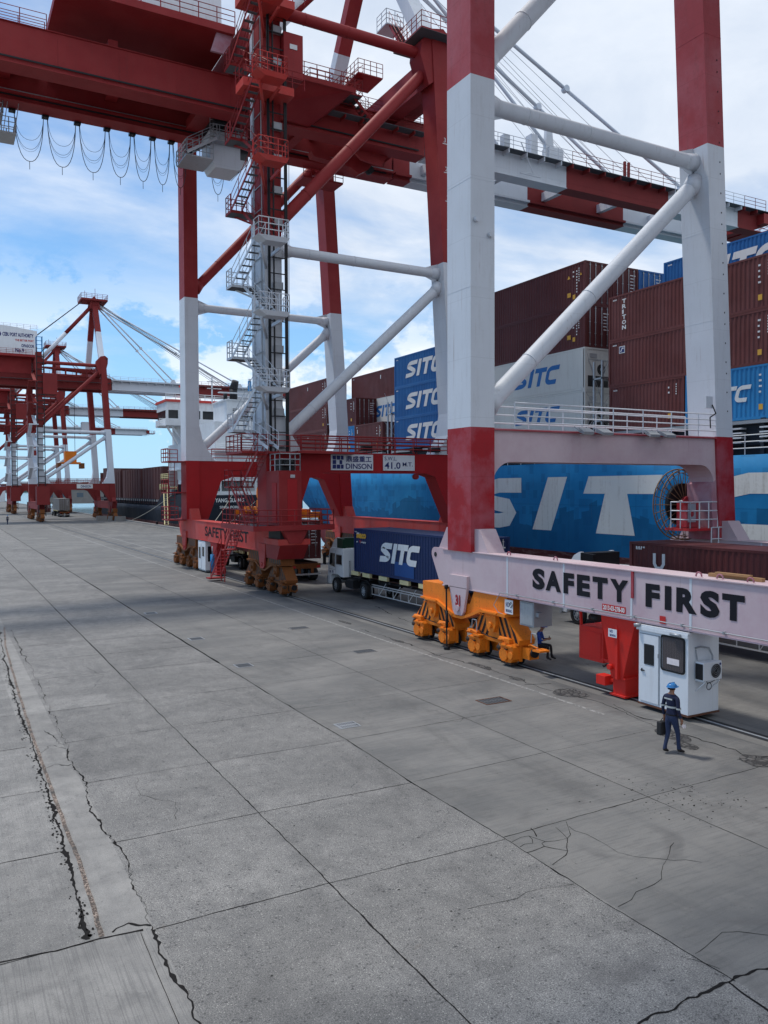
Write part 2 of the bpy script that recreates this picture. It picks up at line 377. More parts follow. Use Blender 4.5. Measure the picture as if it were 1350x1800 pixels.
# ---------------------------------------------------------------- mesh helpers
class MB:
    def __init__(s):
        s.v = []; s.f = []; s.mi = []; s.sm = []; s.mats = []; s.cur = 0
    def m(s, name):
        if name not in s.mats: s.mats.append(name)
        s.cur = s.mats.index(name); return s
    def face(s, idx, smooth=False):
        s.f.append(tuple(idx)); s.mi.append(s.cur); s.sm.append(smooth)
    def poly(s, pts):
        b = len(s.v); s.v += [tuple(p) for p in pts]; s.face(range(b, b+len(pts))); return s
    def hexa(s, p):     # 8 points: bottom 0-3 ccw, top 4-7
        b = len(s.v); s.v += [tuple(q) for q in p]
        for f in ((3,2,1,0),(4,5,6,7),(0,1,5,4),(1,2,6,5),(2,3,7,6),(3,0,4,7)): s.face([b+i for i in f])
        return s
    def box(s, x0, x1, y0, y1, z0, z1):
        s.hexa([(x0,y0,z0),(x1,y0,z0),(x1,y1,z0),(x0,y1,z0),(x0,y0,z1),(x1,y0,z1),(x1,y1,z1),(x0,y1,z1)])
        return s
    def beam(s, p, q, w, h, up=(0,0,1)):
        p = Vector(p); q = Vector(q); d = (q-p).normalized(); up = Vector(up)
        if abs(d.dot(up)) > .98: up = Vector((0,1,0)) if abs(d.y) < .9 else Vector((1,0,0))
        r = d.cross(up).normalized()*w/2; u = r.cross(d).normalized()*h/2
        s.hexa([p-r-u, p+r-u, q+r-u, q-r-u, p-r+u, p+r+u, q+r+u, q-r+u])
        return s
    def tube(s, p, q, r, r2=None, n=12, caps=True):
        p = Vector(p); q = Vector(q); r2 = r if r2 is None else r2
        d = (q-p).normalized()
        a = d.cross(Vector((0,0,1)) if abs(d.z) < .9 else Vector((1,0,0))).normalized(); b = d.cross(a)
        k = len(s.v)
        for i in range(n):
            t = 2*math.pi*i/n; o = a*math.cos(t)+b*math.sin(t)
            s.v.append(tuple(p+o*r)); s.v.append(tuple(q+o*r2))
        for i in range(n):
            j = (i+1) % n
            s.face([k+2*i, k+2*i+1, k+2*j+1, k+2*j], n > 5)
        if caps:
            s.face([k+2*i for i in range(n)]); s.face([k+2*i+1 for i in reversed(range(n))])
        return s
    def line(s, pts, r, n=5):
        for a, b in zip(pts, pts[1:]): s.tube(a, b, r, n=n, caps=False)
        return s
    def prism(s, poly, axis, a, b):
        """extrude a polygon. axis 'y': poly in (x,z); 'x': poly in (y,z); 'z': poly in (x,y)"""
        def P(p, t):
            return (p[0], t, p[1]) if axis == 'y' else (t, p[0], p[1]) if axis == 'x' else (p[0], p[1], t)
        k = len(s.v); n = len(poly)
        s.v += [P(p, a) for p in poly]+[P(p, b) for p in poly]
        s.face(range(k, k+n)); s.face([k+n+i for i in reversed(range(n))])
        for i in range(n):
            j = (i+1) % n; s.face([k+i, k+n+i, k+n+j, k+j])
        return s
    def build(s, name, parent=None, loc=(0,0,0), mat=None, smooth=None, bevel=0):
        me = bpy.data.meshes.new(name)
        me.from_pydata(s.v, [], s.f)
        for mn in s.mats: me.materials.append(MATS[mn])
        me.polygons.foreach_set('material_index', s.mi)
        me.polygons.foreach_set('use_smooth', s.sm)
        me.update()
        import bmesh
        bm = bmesh.new(); bm.from_mesh(me)
        bmesh.ops.recalc_face_normals(bm, faces=bm.faces)
        for f in bm.faces:
            if len(f.verts) > 5: pass
        bm.to_mesh(me); bm.free()
        o = bpy.data.objects.new(name, me); COL.objects.link(o)
        o.location = loc
        if parent: o.parent = parent
        if bevel:
            b = o.modifiers.new('bevel', 'BEVEL'); b.width = bevel; b.segments = 2; b.limit_method = 'ANGLE'
        return o
def tag(o, label=None, cat=None, group=None, kind=None):
    if label: o['label'] = label
    if cat: o['category'] = cat
    if group: o['group'] = group
    if kind: o['kind'] = kind
    return o
def thing(name, label, cat, loc=(0,0,0), group=None):
    o = bpy.data.objects.new(name, None); COL.objects.link(o)
    o.location = loc; o.empty_display_size = .3
    return tag(o, label, cat, group)
def copy_tree(o, parent=None):
    c = o.copy(); COL.objects.link(c); c.parent = parent
    for ch in list(o.children): copy_tree(ch, c)
    return c
def rail(mb, pts, h=1.05, step=1.3, r=.022, mids=2, closed=False):
    """guard rail along floor points"""
    pts = [Vector(p) for p in pts]
    if closed: pts.append(pts[0])
    up = Vector((0,0,1))
    for a, b in zip(pts, pts[1:]):
        L = (b-a).length; n = max(1, round(L/step))
        for i in range(n+1):
            p = a.lerp(b, i/n)
            mb.tube(p, p+up*h, r*1.15, n=4, caps=False)
        for k in range(mids+1):
            hh = h*(k+1)/(mids+1)
            mb.tube(a+up*hh, b+up*hh, r, n=4, caps=False)
def stair(mb, p0, p1, side, w=.7, mat_s=None, treads=None, r=.022, rails=(0,1), tmat='grating'):
    """flight from p0 (low) to p1 (high); side = unit vector across"""
    p0 = Vector(p0); p1 = Vector(p1); side = Vector(side)*w/2
    n = treads or max(3, int(abs(p1.z-p0.z)/.24))
    cur = mb.cur
    for sg in (-1, 1):
        mb.beam(p0+side*sg, p1+side*sg, .03, .2)
    mb.m(tmat)
    hd = Vector((p1.x-p0.x, p1.y-p0.y, 0)).normalized()
    for i in range(1, n):
        c = p0.lerp(p1, i/n)
        a, b = c-side*.94, c+side*.94
        mb.beam(a, b, .24, .035)
    mb.cur = cur
    for sg in rails:
        s_ = side*(1 if sg else -1)
        k = max(2, int((p1-p0).length/1.2))
        for i in range(k+1):
            c = p0.lerp(p1, i/k)+s_
            mb.tube(c, c+Vector((0,0,1.0)), r, n=4, caps=False)
        for hh in (.5, 1.0):
            mb.tube(p0+s_+Vector((0,0,hh)), p1+s_+Vector((0,0,hh)), r, n=4, caps=False)

_fc = {}
def text_mesh(body, bold=0.0, shear=0.0, thick=.02):
    key = (body, bold, shear)
    if key in _fc: return _fc[key]
    cu_ = bpy.data.curves.new('lettering', 'FONT')
    cu_.body = body; cu_.size = 1; cu_.offset = bold; cu_.shear = shear; cu_.resolution_u = 3
    o = bpy.data.objects.new('lettering', cu_); COL.objects.link(o)
    dg = bpy.context.evaluated_depsgraph_get(); dg.update()
    me = o.evaluated_get(dg).to_mesh()
    vs = [v.co.copy() for v in me.vertices]; fs = [tuple(p.vertices) for p in me.polygons]
    o.evaluated_get(dg).to_mesh_clear()
    bpy.data.objects.remove(o); bpy.data.curves.remove(cu_)
    x0 = min(v.x for v in vs); x1 = max(v.x for v in vs); y0 = min(v.y for v in vs); y1 = max(v.y for v in vs)
    vs = [((v.x-x0)/(x1-x0), (v.y-y0)/(y1-y0)) for v in vs]
    _fc[key] = (vs, fs, (x1-x0)/(y1-y0))
    return _fc[key]
def add_text(mb, body, origin, right, up, width=None, height=1.0, bold=0.0, shear=0.0):
    """origin = lower left corner; right/up unit vectors"""
    vs, fs, asp = text_mesh(body, bold, shear)
    if width is None: width = height*asp
    o = Vector(origin); r = Vector(right); u = Vector(up)
    k = len(mb.v)
    mb.v += [tuple(o+r*(a*width)+u*(b*height)) for a, b in vs]
    for f in fs: mb.face([k+i for i in f])
def ribbon(mb, pts, w, tf, z=0):
    """thick flat polyline with mitred joints; tf maps (x,y)->3D"""
    P = [Vector(p) for p in pts]; L = []; R = []
    for i, p in enumerate(P):
        a = (p-P[i-1]).normalized() if i else (P[1]-p).normalized()
        b = (P[i+1]-p).normalized() if i < len(P)-1 else a
        t = (a+b).normalized(); nrm = Vector((-t.y, t.x)); c = max(.5, nrm.dot(Vector((-a.y, a.x))))
        L.append(p+nrm*w/2/c); R.append(p-nrm*w/2/c)
    for i in range(len(P)-1):
        mb.poly([tf(L[i]), tf(R[i]), tf(R[i+1]), tf(L[i+1])])
def sitc(mb, origin, right, up, width, height, shear=.28, w=.25):
    """the four slanted letters, 4 cells wide; unit height"""
    o = Vector(origin); r = Vector(right); u = Vector(up)
    tot = 3.55+shear
    def tf(q):
        x = (q[0]+q[1]*shear)/tot; return tuple(o+r*(x*width)+u*(q[1]*height))
    def arc(cx, cy, rx, ry, a0, a1, n=7):
        return [(cx+rx*math.cos(rad(a0+(a1-a0)*i/n)), cy+ry*math.sin(rad(a0+(a1-a0)*i/n))) for i in range(n+1)]
    h = w/2
    ribbon(mb, [(1.0, 1-h)]+arc(.42, .75-h/4, .30, .25-h*.75, 90, 200)+arc(.50, .27+h/4, .33, .25-h*.75, 40, -90)+[(0, h)], w, tf)
    mb.poly([tf(p) for p in ((1.14,0),(1.14+w*1.15,0),(1.14+w*1.15,1),(1.14,1))])
    mb.poly([tf(p) for p in ((1.55,1-w),(2.50,1-w),(2.50,1),(1.55,1))])
    mb.poly([tf(p) for p in ((1.88,0),(1.88+w*1.1,0),(1.88+w*1.1,1-w),(1.88,1-w))])
    ribbon(mb, [(3.50, 1-h)]+arc(2.95, .72-h/2, .30, .28-h/2, 90, 180)+arc(2.95, .28+h/2, .30, .28-h/2, 180, 270)+[(3.42, h)], w, tf)
# ---------------------------------------------------------------- quay crane
def arc_pts(cx, cz, r, a0, a1, n=8):
    return [(cx+r*math.cos(rad(a0+(a1-a0)*i/n)), cz+r*math.sin(rad(a0+(a1-a0)*i/n))) for i in range(n+1)]

def bogie(root, x, yc, mt, full=True, stripes='black', flip=1):
    """rail bogie set: equaliser beam, two striped rockers, four gearboxes, eight wheels. x = rail"""
    def Yp(v): return yc+flip*v
    def bx(mb, x0, x1, y0, y1, z0, z1):
        a, b = sorted((Yp(y0), Yp(y1))); mb.box(x0, x1, a, b, z0, z1)
    mb = MB().m(mt)
    pr = [(-2.95,1.88),(-2.95,2.60),(-1.35,2.60),(-.95,2.50),(-.55,2.0),(.6,2.0),(.9,2.56),(3.0,2.56),(3.0,1.86),(1.45,1.86),(.75,1.60),(.2,1.42),(-.4,1.42),(-1.75,1.88)]
    mb.prism([(Yp(-a), b) for a, b in pr], 'x', x-.48, x+.42)
    pr2 = [(Yp(-a), b) for a, b in [(-2.98,1.86),(-2.98,1.93),(-1.72,1.93),(-.38,1.47),(.2,1.47),(.75,1.65),(1.42,1.92),(3.03,1.92),(3.03,1.80),(1.45,1.80),(.78,1.54),(.2,1.36),(-.42,1.36),(-1.78,1.82)]]
    mb.prism(pr2, 'x', x-.60, x+.54)
    # lifting knob, bolts
    for k in range(9):
        for yy in (-2.65+k*.12, 1.45+k*.12):
            mb.tube((x-.60, Yp(-yy), 1.74), (x-.64, Yp(-yy), 1.74), .022, n=5)
    mb.tube((x-.49, Yp(-.1), 1.62), (x-.56, Yp(-.1), 1.62), .07, n=8)
    if mt == 'yellow_old':
        mb.m('black')
        for s_ in (-1, 1):
            for k in range(6):
                a0 = 1.0+k*.34
                mb.poly([(x-.485, Yp(s_*a0), 1.95), (x-.485, Yp(s_*(a0+.16)), 1.95), (x-.485, Yp(s_*(a0+.16-.22)), 2.5), (x-.485, Yp(s_*(a0-.22)), 2.5)])
    mb.build('equaliser_beam', root)
    for ce in (-2.1, 2.1):
        rk = MB().m(mt)
        pts = [(-1.5,.82),(-1.55,1.02),(-.75,1.80),(.75,1.80),(1.55,1.02),(1.5,.82),(.45,.74),(-.45,.74)]
        rk.prism([(Yp(ce+a), b) for a, b in pts], 'x', x-.40, x+.34)
        rk.m('grease').line([(x-.43, Yp(ce-.9), 1.0), (x-.47, Yp(ce-.3), .90), (x-.47, Yp(ce+.3), .92), (x-.43, Yp(ce+.9), 1.02)], .022).m(mt)
        rk.prism([(Yp(ce+a), b) for a, b in [(-.30,1.88),(-.30,1.42),(-.16,1.14),(.16,1.14),(.30,1.42),(.30,1.88)]], 'x', x-.56, x-.41)
        rk.tube((x-.66, Yp(ce), 1.40), (x-.54, Yp(ce), 1.40), .12, n=10)
        rk.box(x-.66, x-.40, *sorted((Yp(ce-.45), Yp(ce+.45))), 1.84, 1.90)
        rk.m(stripes)
        for s_ in (-1, 1):
            for k in range(4):
                # slanting bars clipped to the rocker's outline
                z0_, z1_ = .90, 1.74
                a0 = .42+k*.30; a1 = a0-.42
                def lim(z): return .75+(1.80-z)*(.80/.78)-.03
                def at(z, off): return min(a0+off+(a1-a0)*(z-z0_)/(z1_-z0_), lim(z)) if z > 1.0 else min(a0+off, 1.48)
                zs_ = [z0_+(z1_-z0_)*q/5 for q in range(6)]
                P0 = [(at(z, 0), z) for z in zs_]; P1 = [(at(z, .15), z) for z in zs_]
                if P1[0][0]-P0[0][0] < .03: continue
                for (pa, pb_, pc, pd) in zip(P0, P0[1:], P1[1:], P1):
                    if pd[0]-pa[0] < .01: continue
                    rk.poly([(x-.405, Yp(ce+s_*max(q[0], .31)), q[1]) for q in (pa, pb_, pc, pd)])
        rk.build('rocker', root)
        for cw in (-1.02, 1.02):
            y = ce+cw
            g = MB().m(mt)
            for sx in (-1, 1):
                g.box(x+sx*.22-.05, x+sx*.22+.05, *sorted((Yp(y-.42), Yp(y+.42))), .22, .85)
            g.box(x-.26, x+.26, *sorted((Yp(y-.36), Yp(y+.36))), .72, .90)
            g.m('grease').box(x-.60, x-.30, *sorted((Yp(y-.30), Yp(y+.32))), .10, .16).box(x-.25, x+.2, *sorted((Yp(y+.36), Yp(y+.52))), .35, .70).tube((x-.50, Yp(y+.36), .62), (x-.50, Yp(y+.60), .62), .10, n=10); g.m(mt)
            # gearbox bulge on the land side with a round cover and bolts
            g.prism([(Yp(y+a), b) for a, b in [(-.26,.18),(-.36,.30),(-.36,.74),(-.26,.84),(.28,.84),(.36,.76),(.38,.36),(.30,.20),(.18,.14),(-.05,.14)]], 'x', x-.58, x-.26)
            g.box(x-.64, x-.58, *sorted((Yp(y-.36), Yp(y+.36))), .74, .80)
            g.box(x-.62, x-.58, *sorted((Yp(y-.03), Yp(y+.02))), .16, .86)
            g.m('black').box(x-.635, x-.585, *sorted((Yp(y-.08), Yp(y+.10))), .62, .66); g.m(mt)
            g.line([(x-.60, Yp(y+.40), .9), (x-.72, Yp(y+.35), .98), (x-.72, Yp(y+.1), 1.0), (x-.6, Yp(y), .92)], .018)
            g.tube((x-.645, Yp(y+.14), .42), (x-.57, Yp(y+.14), .42), .24, n=16)
            g.tube((x-.64, Yp(y-.26), .44), (x-.57, Yp(y-.26), .44), .14, n=12)
            for k in range(8):
                a = k*math.pi/4
                g.tube((x-.665, Yp(y+.14+.20*math.cos(a)), .42+.20*math.sin(a)), (x-.64, Yp(y+.14+.20*math.cos(a)), .42+.20*math.sin(a)), .02, n=5)
            g.box(x-.58, x-.30, *sorted((Yp(y-.14), Yp(y+.14))), .86, 1.02)
            g.tube((x-.45, Yp(y-.05), .95), (x-.45, Yp(y+.55), .95), .10, n=10)
            g.build('gearbox', root)
            w = MB().m('dark')
            w.tube((x-.07, Yp(y), .31), (x+.07, Yp(y), .31), .29, n=20)
            w.tube((x-.20, Yp(y), .31), (x+.20, Yp(y), .31), .09, n=10)
            w.m('grey_steel').tube((x-.10, Yp(y), .31), (x-.075, Yp(y), .31), .22, n=16)
            w.build('wheel', root)
    for s_ in (-1, 1):
        e = MB().m(mt)
        yy = s_*3.75
        e.box(x-.22, x+.22, *sorted((Yp(yy-.25), Yp(yy+.15))), .35, .75)
        e.tube((x-.1, Yp(yy), .62), (x-.1, Yp(yy+s_*.35), .62), .12, n=10)
        e.m('black').tube((x-.1, Yp(yy+s_*.35), .62), (x-.1, Yp(yy+s_*.45), .62), .17, n=12); e.m(mt)
        e.build('buffer', root)

def crane(Y0, label, st, H, near_parts=True):
    """st: colours; H: heights; local y: 0..20.55, near frame at 0"""
    R = thing('quay_crane', label, 'crane', (0, Y0, 0))
    RD, PALE = st['red'], st['beam']
    WH = st['white']
    zp, zb, zg, zt, zl, za = H['zp'], H['zb'], H['zg'], H['zt'], H['zl'], H['za']
    pb = zp-1.35
    def XL(z): return 18.4
    def XW(z): return 32.9-.058*(z-4)
    FR = ((0, 1.65), (18.9, 20.55))
    # legs
    for fi, (y0, y1) in enumerate(FR):
        for side in (0, 1):
            mb = MB()
            xf = XW if side else XL
            ztop = zl+ (0 if side else .6)
            bands = [(4.08, zp, st['leg']), (zp, zb, WH), (zb, ztop, RD)]
            for a, b, mt in bands:
                mb.m(mt)
                x0a, x0b = xf(a), xf(b); w = 1.15
                mb.hexa([(x0a,y0,a),(x0a+w,y0,a),(x0a+w,y1,a),(x0a,y1,a),(x0b,y0,b),(x0b+w,y0,b),(x0b+w,y1,b),(x0b,y1,b)])
                # thin weld seams
            for z in (H['zb']-4, H['zb']-8.2, zb+5, zb+10):
                if z > zp+1: 
                    mb.m(WH if z < zb else RD); mb.box(xf(z)-.006, xf(z)+1.156, y0-.006, y1+.006, z, z+.03)
            if st.get('round') and side == 1 and fi == 1:
                mb.m('dark')
                for k in range(22):
                    z = zp+1.2+k*.78+(k*7%3)*.12; mb.box(xf(z)+.80, xf(z)+.84, y0-.02, y0-.002, z, z+.07)
            if st.get('flare'):   # white spread foot over the portal
                mb.m(WH)
                if side == 0: mb.prism([(19.55, zp),(20.9, zp),(19.9, zp+1.5),(19.55, zp+3)], 'y', y0+.02, y1-.02)
                else: mb.prism([(xf(zp), zp),(xf(zp)-1.3, zp),(xf(zp)-.4, zp+1.4),(xf(zp+3), zp+3)], 'y', y0+.02, y1-.02)
            if side == 1 and fi == 0 and near_parts:
                # height marks
                mb.m('logo_white')
                for zz in range(int(zp)+2, 32, 2):
                    mt = 'logo_white' if zz > zb else 'black_text'
                    mb.m(mt); x0 = xf(zz)
                    mb.box(x0+.45, x0+1.15, y0-.012, y0-.002, zz, zz+.05)
                    add_text(mb, str(zz), (x0+.55, y0-.012, zz+.12), (1,0,0), (0,0,1), height=.32)
            mb.build('leg', R)
    # portal beams with knees
    for fi, (y0, y1) in enumerate(FR):
        mb = MB().m(PALE)
        xa, xb = 19.552, XW(zp)
        if st.get('round'):
            poly = [(xa, zp),(xb+.0, zp),(XW(pb), pb)]
            poly += [(XW(pb-.9), pb-.9)]+arc_pts(XW(pb)-1.05, pb-.95, .95, 0, 90)[0:]+arc_pts(xa+.95, pb-.95, .95, 90, 180)
            mb.prism(poly, 'y', y0+.12, y1-.12)
            mb.m(st['red']).box(xa, xb-.01, y0-.02, y1+.02, zp-.10, zp-.04)
        else:
            poly = [(xa, zp),(xb, zp),(XW(pb), pb),(XW(4.1), 4.1),(XW(4.1)-.15, 4.1),(XW(pb)-1.5, pb-.25),(XW(pb)-2.3, pb),(xa+2.9, pb),(xa+1.9, pb-.35),(xa+.75, 4.1),(xa, 4.1)]
            mb.prism(poly, 'y', y0+.10, y1-.10)
        if st.get('round'):  # lower legs inside face, base brackets
            mb.m('red_patchy').prism([(XW(4.1), 4.1),(XW(4.1)-.004, pb-.6),(XW(pb)-.3, pb-.9),(XW(4.1)-.35, 4.1)], 'y', y0+.1, y1-.1)
        mb.build('portal_beam', R)
        rl = MB().m(st['rail'])
        yy = y0+.05
        rail(rl, [(20.6, yy, zp),(XW(zp)+.6, yy, zp)], step=1.9, r=.03, mids=3)
        rail(rl, [(20.6, y1-.05, zp),(XW(zp)-.3, y1-.05, zp)], step=1.9, r=.03, mids=2)
        rl.build('guard_rail', R)
    # sill beams along the rails
    for side in (0, 1):
        mb = MB().m(PALE if side == 0 or st.get('round') else st['sill2'])
        x0 = 18.5 if side == 0 else 32.95
        if side == 0 and not st.get('round'): mb.m(st['sill'])
        w = .95 if side == 0 else 1.0
        mb.box(x0, x0+w, -.55, 21.05, 2.60, 4.07)
        mb.box(x0-.05, x0+w+.05, -.57, 21.07, 4.07, 4.10)
        mb.box(x0-.04, x0+w+.04, -.57, 21.07, 2.56, 2.60)
        # end plates with lug hole
        for s_, ye in ((1, 21.05), (-1, -.55)):
            q = [(ye, 2.7),(ye, 4.12),(ye+s_*.55, 4.12)]+[(ye+s_*(.72+.22*math.cos(rad(a))), 3.86+.26*math.sin(rad(a))) for a in (80,50,20,-10,-40)]+[(ye+s_*.35, 2.75)]
            mb.prism(q, 'x', x0+.02, x0+.09); mb.prism(q, 'x', x0+w-.09, x0+w-.02)
            cur = mb.cur; mb.m('dark').tube((x0+.005, ye+s_*.62, 3.82), (x0+.02, ye+s_*.62, 3.82), .10, n=14); mb.cur = cur
        # pin brackets down to the bogies
        for yc in (.85, 19.75):
            q = [(yc-.62, 2.62),(yc+.62, 2.62),(yc+.38, 1.66),(yc+.24, 1.5),(yc-.24, 1.5),(yc-.38, 1.66)]
            mb.prism(q, 'x', x0-.14, x0-.03); mb.prism(q, 'x', x0+w+.03, x0+w+.14)
            mb.prism([(yc-.62, 3.1),(yc+.62, 3.1),(yc+.62, 2.60),(yc-.62, 2.60)], 'x', x0-.14, x0-.002)
            mb.tube((x0-.2, yc, 1.78), (x0-.14, yc, 1.78), .13, n=12)
            # gusset from beam top to leg
            for s_ in (-1, 1):
                ya = yc-.82 if s_ < 0 else yc+.80
                mb.prism([(ya, 4.1),(ya+s_*.95, 4.1),(ya+s_*.35, 5.0),(ya, 5.0)], 'x', x0+.08, x0+w-.08)
        # stiffener strips
        mb.m('white' if st.get('round') else st['sill'] if side == 0 else st['sill2'])
        for y in ((1.9, 5.4, 8.28, 10.5, 13.55, 16.65) if st.get('round') else (2.3, 6.1, 9.9, 13.4, 16.8)):
            mb.box(x0-.012, x0, y, y+.08, 2.62, 4.06)
        if st.get('round') and side == 0:
            mb.m('red_leg').box(x0-.05, x0-.014, 10.43, 10.53, 3.25, 4.07).m('light_red').box(x0-.02, x0-.014, 9.2, 9.42, 2.64, 2.86)
        mb.build('sill_beam', R)
    # bogies
    for side in (0, 1):
        for yc, fl in ((.85, -1), (19.75, 1)):
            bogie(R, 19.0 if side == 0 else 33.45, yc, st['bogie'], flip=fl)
    # braces
    def br(name, p, q, r, mats, fl=.25):
        mb = MB(); p = Vector(p); q = Vector(q); L = (q-p).length; d = (q-p)/L
        n = len(mats)
        for i, mt in enumerate(mats):
            a, b = p+d*L*i/n, p+d*L*(i+1)/n
            mb.m(mt)
            if fl and i == 0: mb.tube(a, a+d*.7, r*1.35, r, n=16); a = a+d*.7
            if fl and i == n-1: mb.tube(b-d*.7, b, r, r*1.35, n=16); b = b-d*.7
            mb.tube(a, b, r, n=16, caps=False)
        for f_ in (.18, .45):
            c = p+d*L*f_; mb.m(mats[min(n-1, int(f_*n))]); mb.tube(c, c+d*.05, r*1.05, n=16)
        if fl:  # gusset plates at the ends
            for c, s_ in ((p, 1), (q, -1)):
                u = Vector((0,0,1)); e = c+d*s_*1.25
                mb.m(mats[0] if s_ > 0 else mats[-1])
                mb.poly([c+u*.75-d*s_*.05, c-u*.75-d*s_*.05, e-u*r*.9, e+u*r*.9])
        mb.build(name, R)
    zpi = zb-.6
    for y0, y1 in FR:
        ym = (y0+y1)/2
        br('brace_pipe', (19.5, ym, zpi), (XW(zpi)+.1, ym, zpi-.05), .33, [WH])
        br('brace_pipe', (19.75, ym, zp+.9), (XW(zpi-1)+.1, ym, zpi-.95), .37, [WH])
        br('brace_pipe', (19.5, ym, zb+.9), (XW(zt)+.2, ym, zt-.8), .40, [WH if st.get('round') else RD, RD, RD] if not st.get('round') else [WH, RD, RD])
        br('brace_pipe', (19.5, ym, zt), (XW(zt), ym, zt), .37, [RD])
    # head plates of the water side legs
    for y0, y1 in FR:
        mb = MB().m(RD); x = XW(zl)
        mb.prism([(x-.9, zl-1.4),(x-.75, zl-.4),(x+.1, zl+.55),(x+1.0, zl+.75),(x+1.6, zl+.25),(x+1.55, zl-.9),(x+1.15, zl-2.4),(x-.2, zl-3.4)], 'y', y0+.08, y1-.08)
        mb.m('dark').tube((x+1.15, y0+.07, zl), (x+1.15, y0+.078, zl), .22, n=14)
        mb.build('leg_head', R)
    # cross beams linking the frames at girder height
    for x0, x1, z0, z1 in ((18.45, 19.5, zl-2.6, zl-.6), (XW(zl)-.1, XW(zl)+1.0, zl-3.2, zl-1.2)):
        mb = MB().m(RD).box(x0, x1, 1.65, 18.9, z0, z1)
        mb.build('cross_beam', R)
    for x0, x1 in ((18.6, 19.4), (XW(pb)+.15, XW(pb)+.95)):
        pass
    # hangers holding the girders
    mb = MB().m(RD)
    for xc in (19.0, XW(zl)+.5):
        for yg in (7.0, 12.3):
            mb.box(xc-.45, xc+.45, yg+.1, yg+1.1, zg+2.5, zl-2.6 if xc < 25 else zl-3.1)
    mb.build('girder_hanger', R)
    # main girders
    xg0 = -11
    for gi, yg in enumerate((7.0, 12.3)):
        mb = MB().m(RD).box(xg0, 34.6, yg, yg+1.25, zg, zg+2.45)
        mb.box(xg0, 34.6, yg-.14, yg+1.39, zg-.05, zg)
        mb.box(xg0, 34.6, yg-.1, yg+1.35, zg+2.45, zg+2.5)
        for k in range(12):
            mb.box(xg0+3+k*3.8, xg0+3.03+k*3.8, yg-.012, yg, zg, zg+2.45)
        # trolley rail bracket on the inner side
        yi = yg+1.25 if gi == 0 else yg-.35
        mb.box(xg0, 34.6, yi, yi+.35, zg+.35, zg+.5)
        mb.m('grey_steel').box(xg0, 34.6, yi+.12, yi+.22, zg+.5, zg+.62)
        mb.build('girder', R)
        wk = MB().m('grating')
        yo = yg-1.0 if gi == 0 else yg+1.35
        xs = 20.5 if near_parts and gi == 0 else xg0
        wk.box(xs, 34.3, yo, yo+.85, zg+1.35, zg+1.40)
        wk.m(RD)
        for k in range(int((34-xs)/1.5)):
            x = xs+.6+k*1.5
            wk.box(x, x+.06, yo, yo+.9, zg+1.1, zg+1.35)
        rail(wk, [(xs, yo+.03, zg+1.4),(34.3, yo+.03, zg+1.4)], step=2.0, mids=2, r=.025)
        rail(wk, [(20.2, yg+.1, zg+2.5),(34.3, yg+.1, zg+2.5)], step=1.5, mids=2, r=.025)
        if near_parts: rail(wk, [(-9, yg+.1, zg+2.5),(6.6, yg+.1, zg+2.5)], step=1.5, mids=2, r=.025); rail(wk, [(-9, yg+1.1, zg+2.5),(6.6, yg+1.1, zg+2.5)], step=1.5, mids=2, r=.025)
        wk.build('walkway', R)
    for x in (-10, -3, 4, 11, 17.4, 25.0, 33.2):
        tb = MB().m(RD).box(x, x+.8, 8.25, 12.3, zg+1.3, zg+2.3)
        if x < 33 or not near_parts: tb.build('girder_tie', R)
    if near_parts:      # diagonal ties and hooked bracket between the girders
        for x in (20.5, 27.0):
            xb_ = MB().m(RD).beam((x, 8.25, zg+1.9), (x+4.0, 12.3, zg+1.9), .35, .35).beam((x+4.0, 8.25, zg+1.9), (x, 12.3, zg+1.9), .35, .35); xb_.build('cross_tie', R)
        tb.build('girder_tie', R)
    # boom
    for gi, yg in enumerate((7.05, 12.35)):
        mb = MB()
        bands = H['boom'][gi]
        for a, b, mt in bands:
            mb.m(mt)
            hh = 2.35
            if b >= H['tip']: mb.prism([(a, zg+.05),(a, zg+hh),(b-1.0, zg+hh),(b, zg+1.5),(b, zg+1.0),(b-2, zg+.05)], 'y', yg, yg+1.15)
            else: mb.box(a, b, yg, yg+1.15, zg+.05, zg+hh)
            mb.box(a, b, yg-.12, yg+1.27, zg, zg+.05)
            mb.box(a, b, yg-.012, yg, zg+.55, zg+.60)
            yi = yg+1.15 if gi == 0 else yg-.4
            mb.box(a, b, yi, yi+.4, zg+.3, zg+.5)
        mb.build('boom', R)
        wk = MB()
        yo = yg-.85 if gi == 0 else yg+1.2
        for a, b, mt in bands:
            wk.m('grating').box(a, b, yo, yo+.8, zg+1.9, zg+1.95)
            wk.m(mt)
            k = a
            while k < b-.2:
                wk.box(k, k+.08, yo, yo+.82, zg+1.55, zg+1.9); k += 1.9
            b2 = min(b, H['tip']-1)
            rail(wk, [(a, yo+.03, zg+1.95),(b2, yo+.03, zg+1.95)], step=1.7, mids=2, r=.028)
            wk.m('red_far' if near_parts else mt)
        wk.build('boom_walkway', R)
    for x in (37.5, 44, 51, 58, 65, 72): 
        MB().m(st['white']).box(x, x+.5, 8.2, 12.35, zg+.8, zg+1.6).build('boom_tie', R)
    mb = MB().m(RD).box(H['tip']-1.3, H['tip']-.2, 6.2, 14.4, zg+.7, zg+1.7)
    mb.box(H['tip']-.2, H['tip']+2.6, 8.5, 12, zg+.6, zg+.85)
    rail(mb, [(H['tip']-.2, 8.5, zg+.85),(H['tip']+2.6, 8.5, zg+.85),(H['tip']+2.6, 12, zg+.85)], r=.03)
    mb.build('boom_end', R)
    # masts and apex
    XA = 31.6
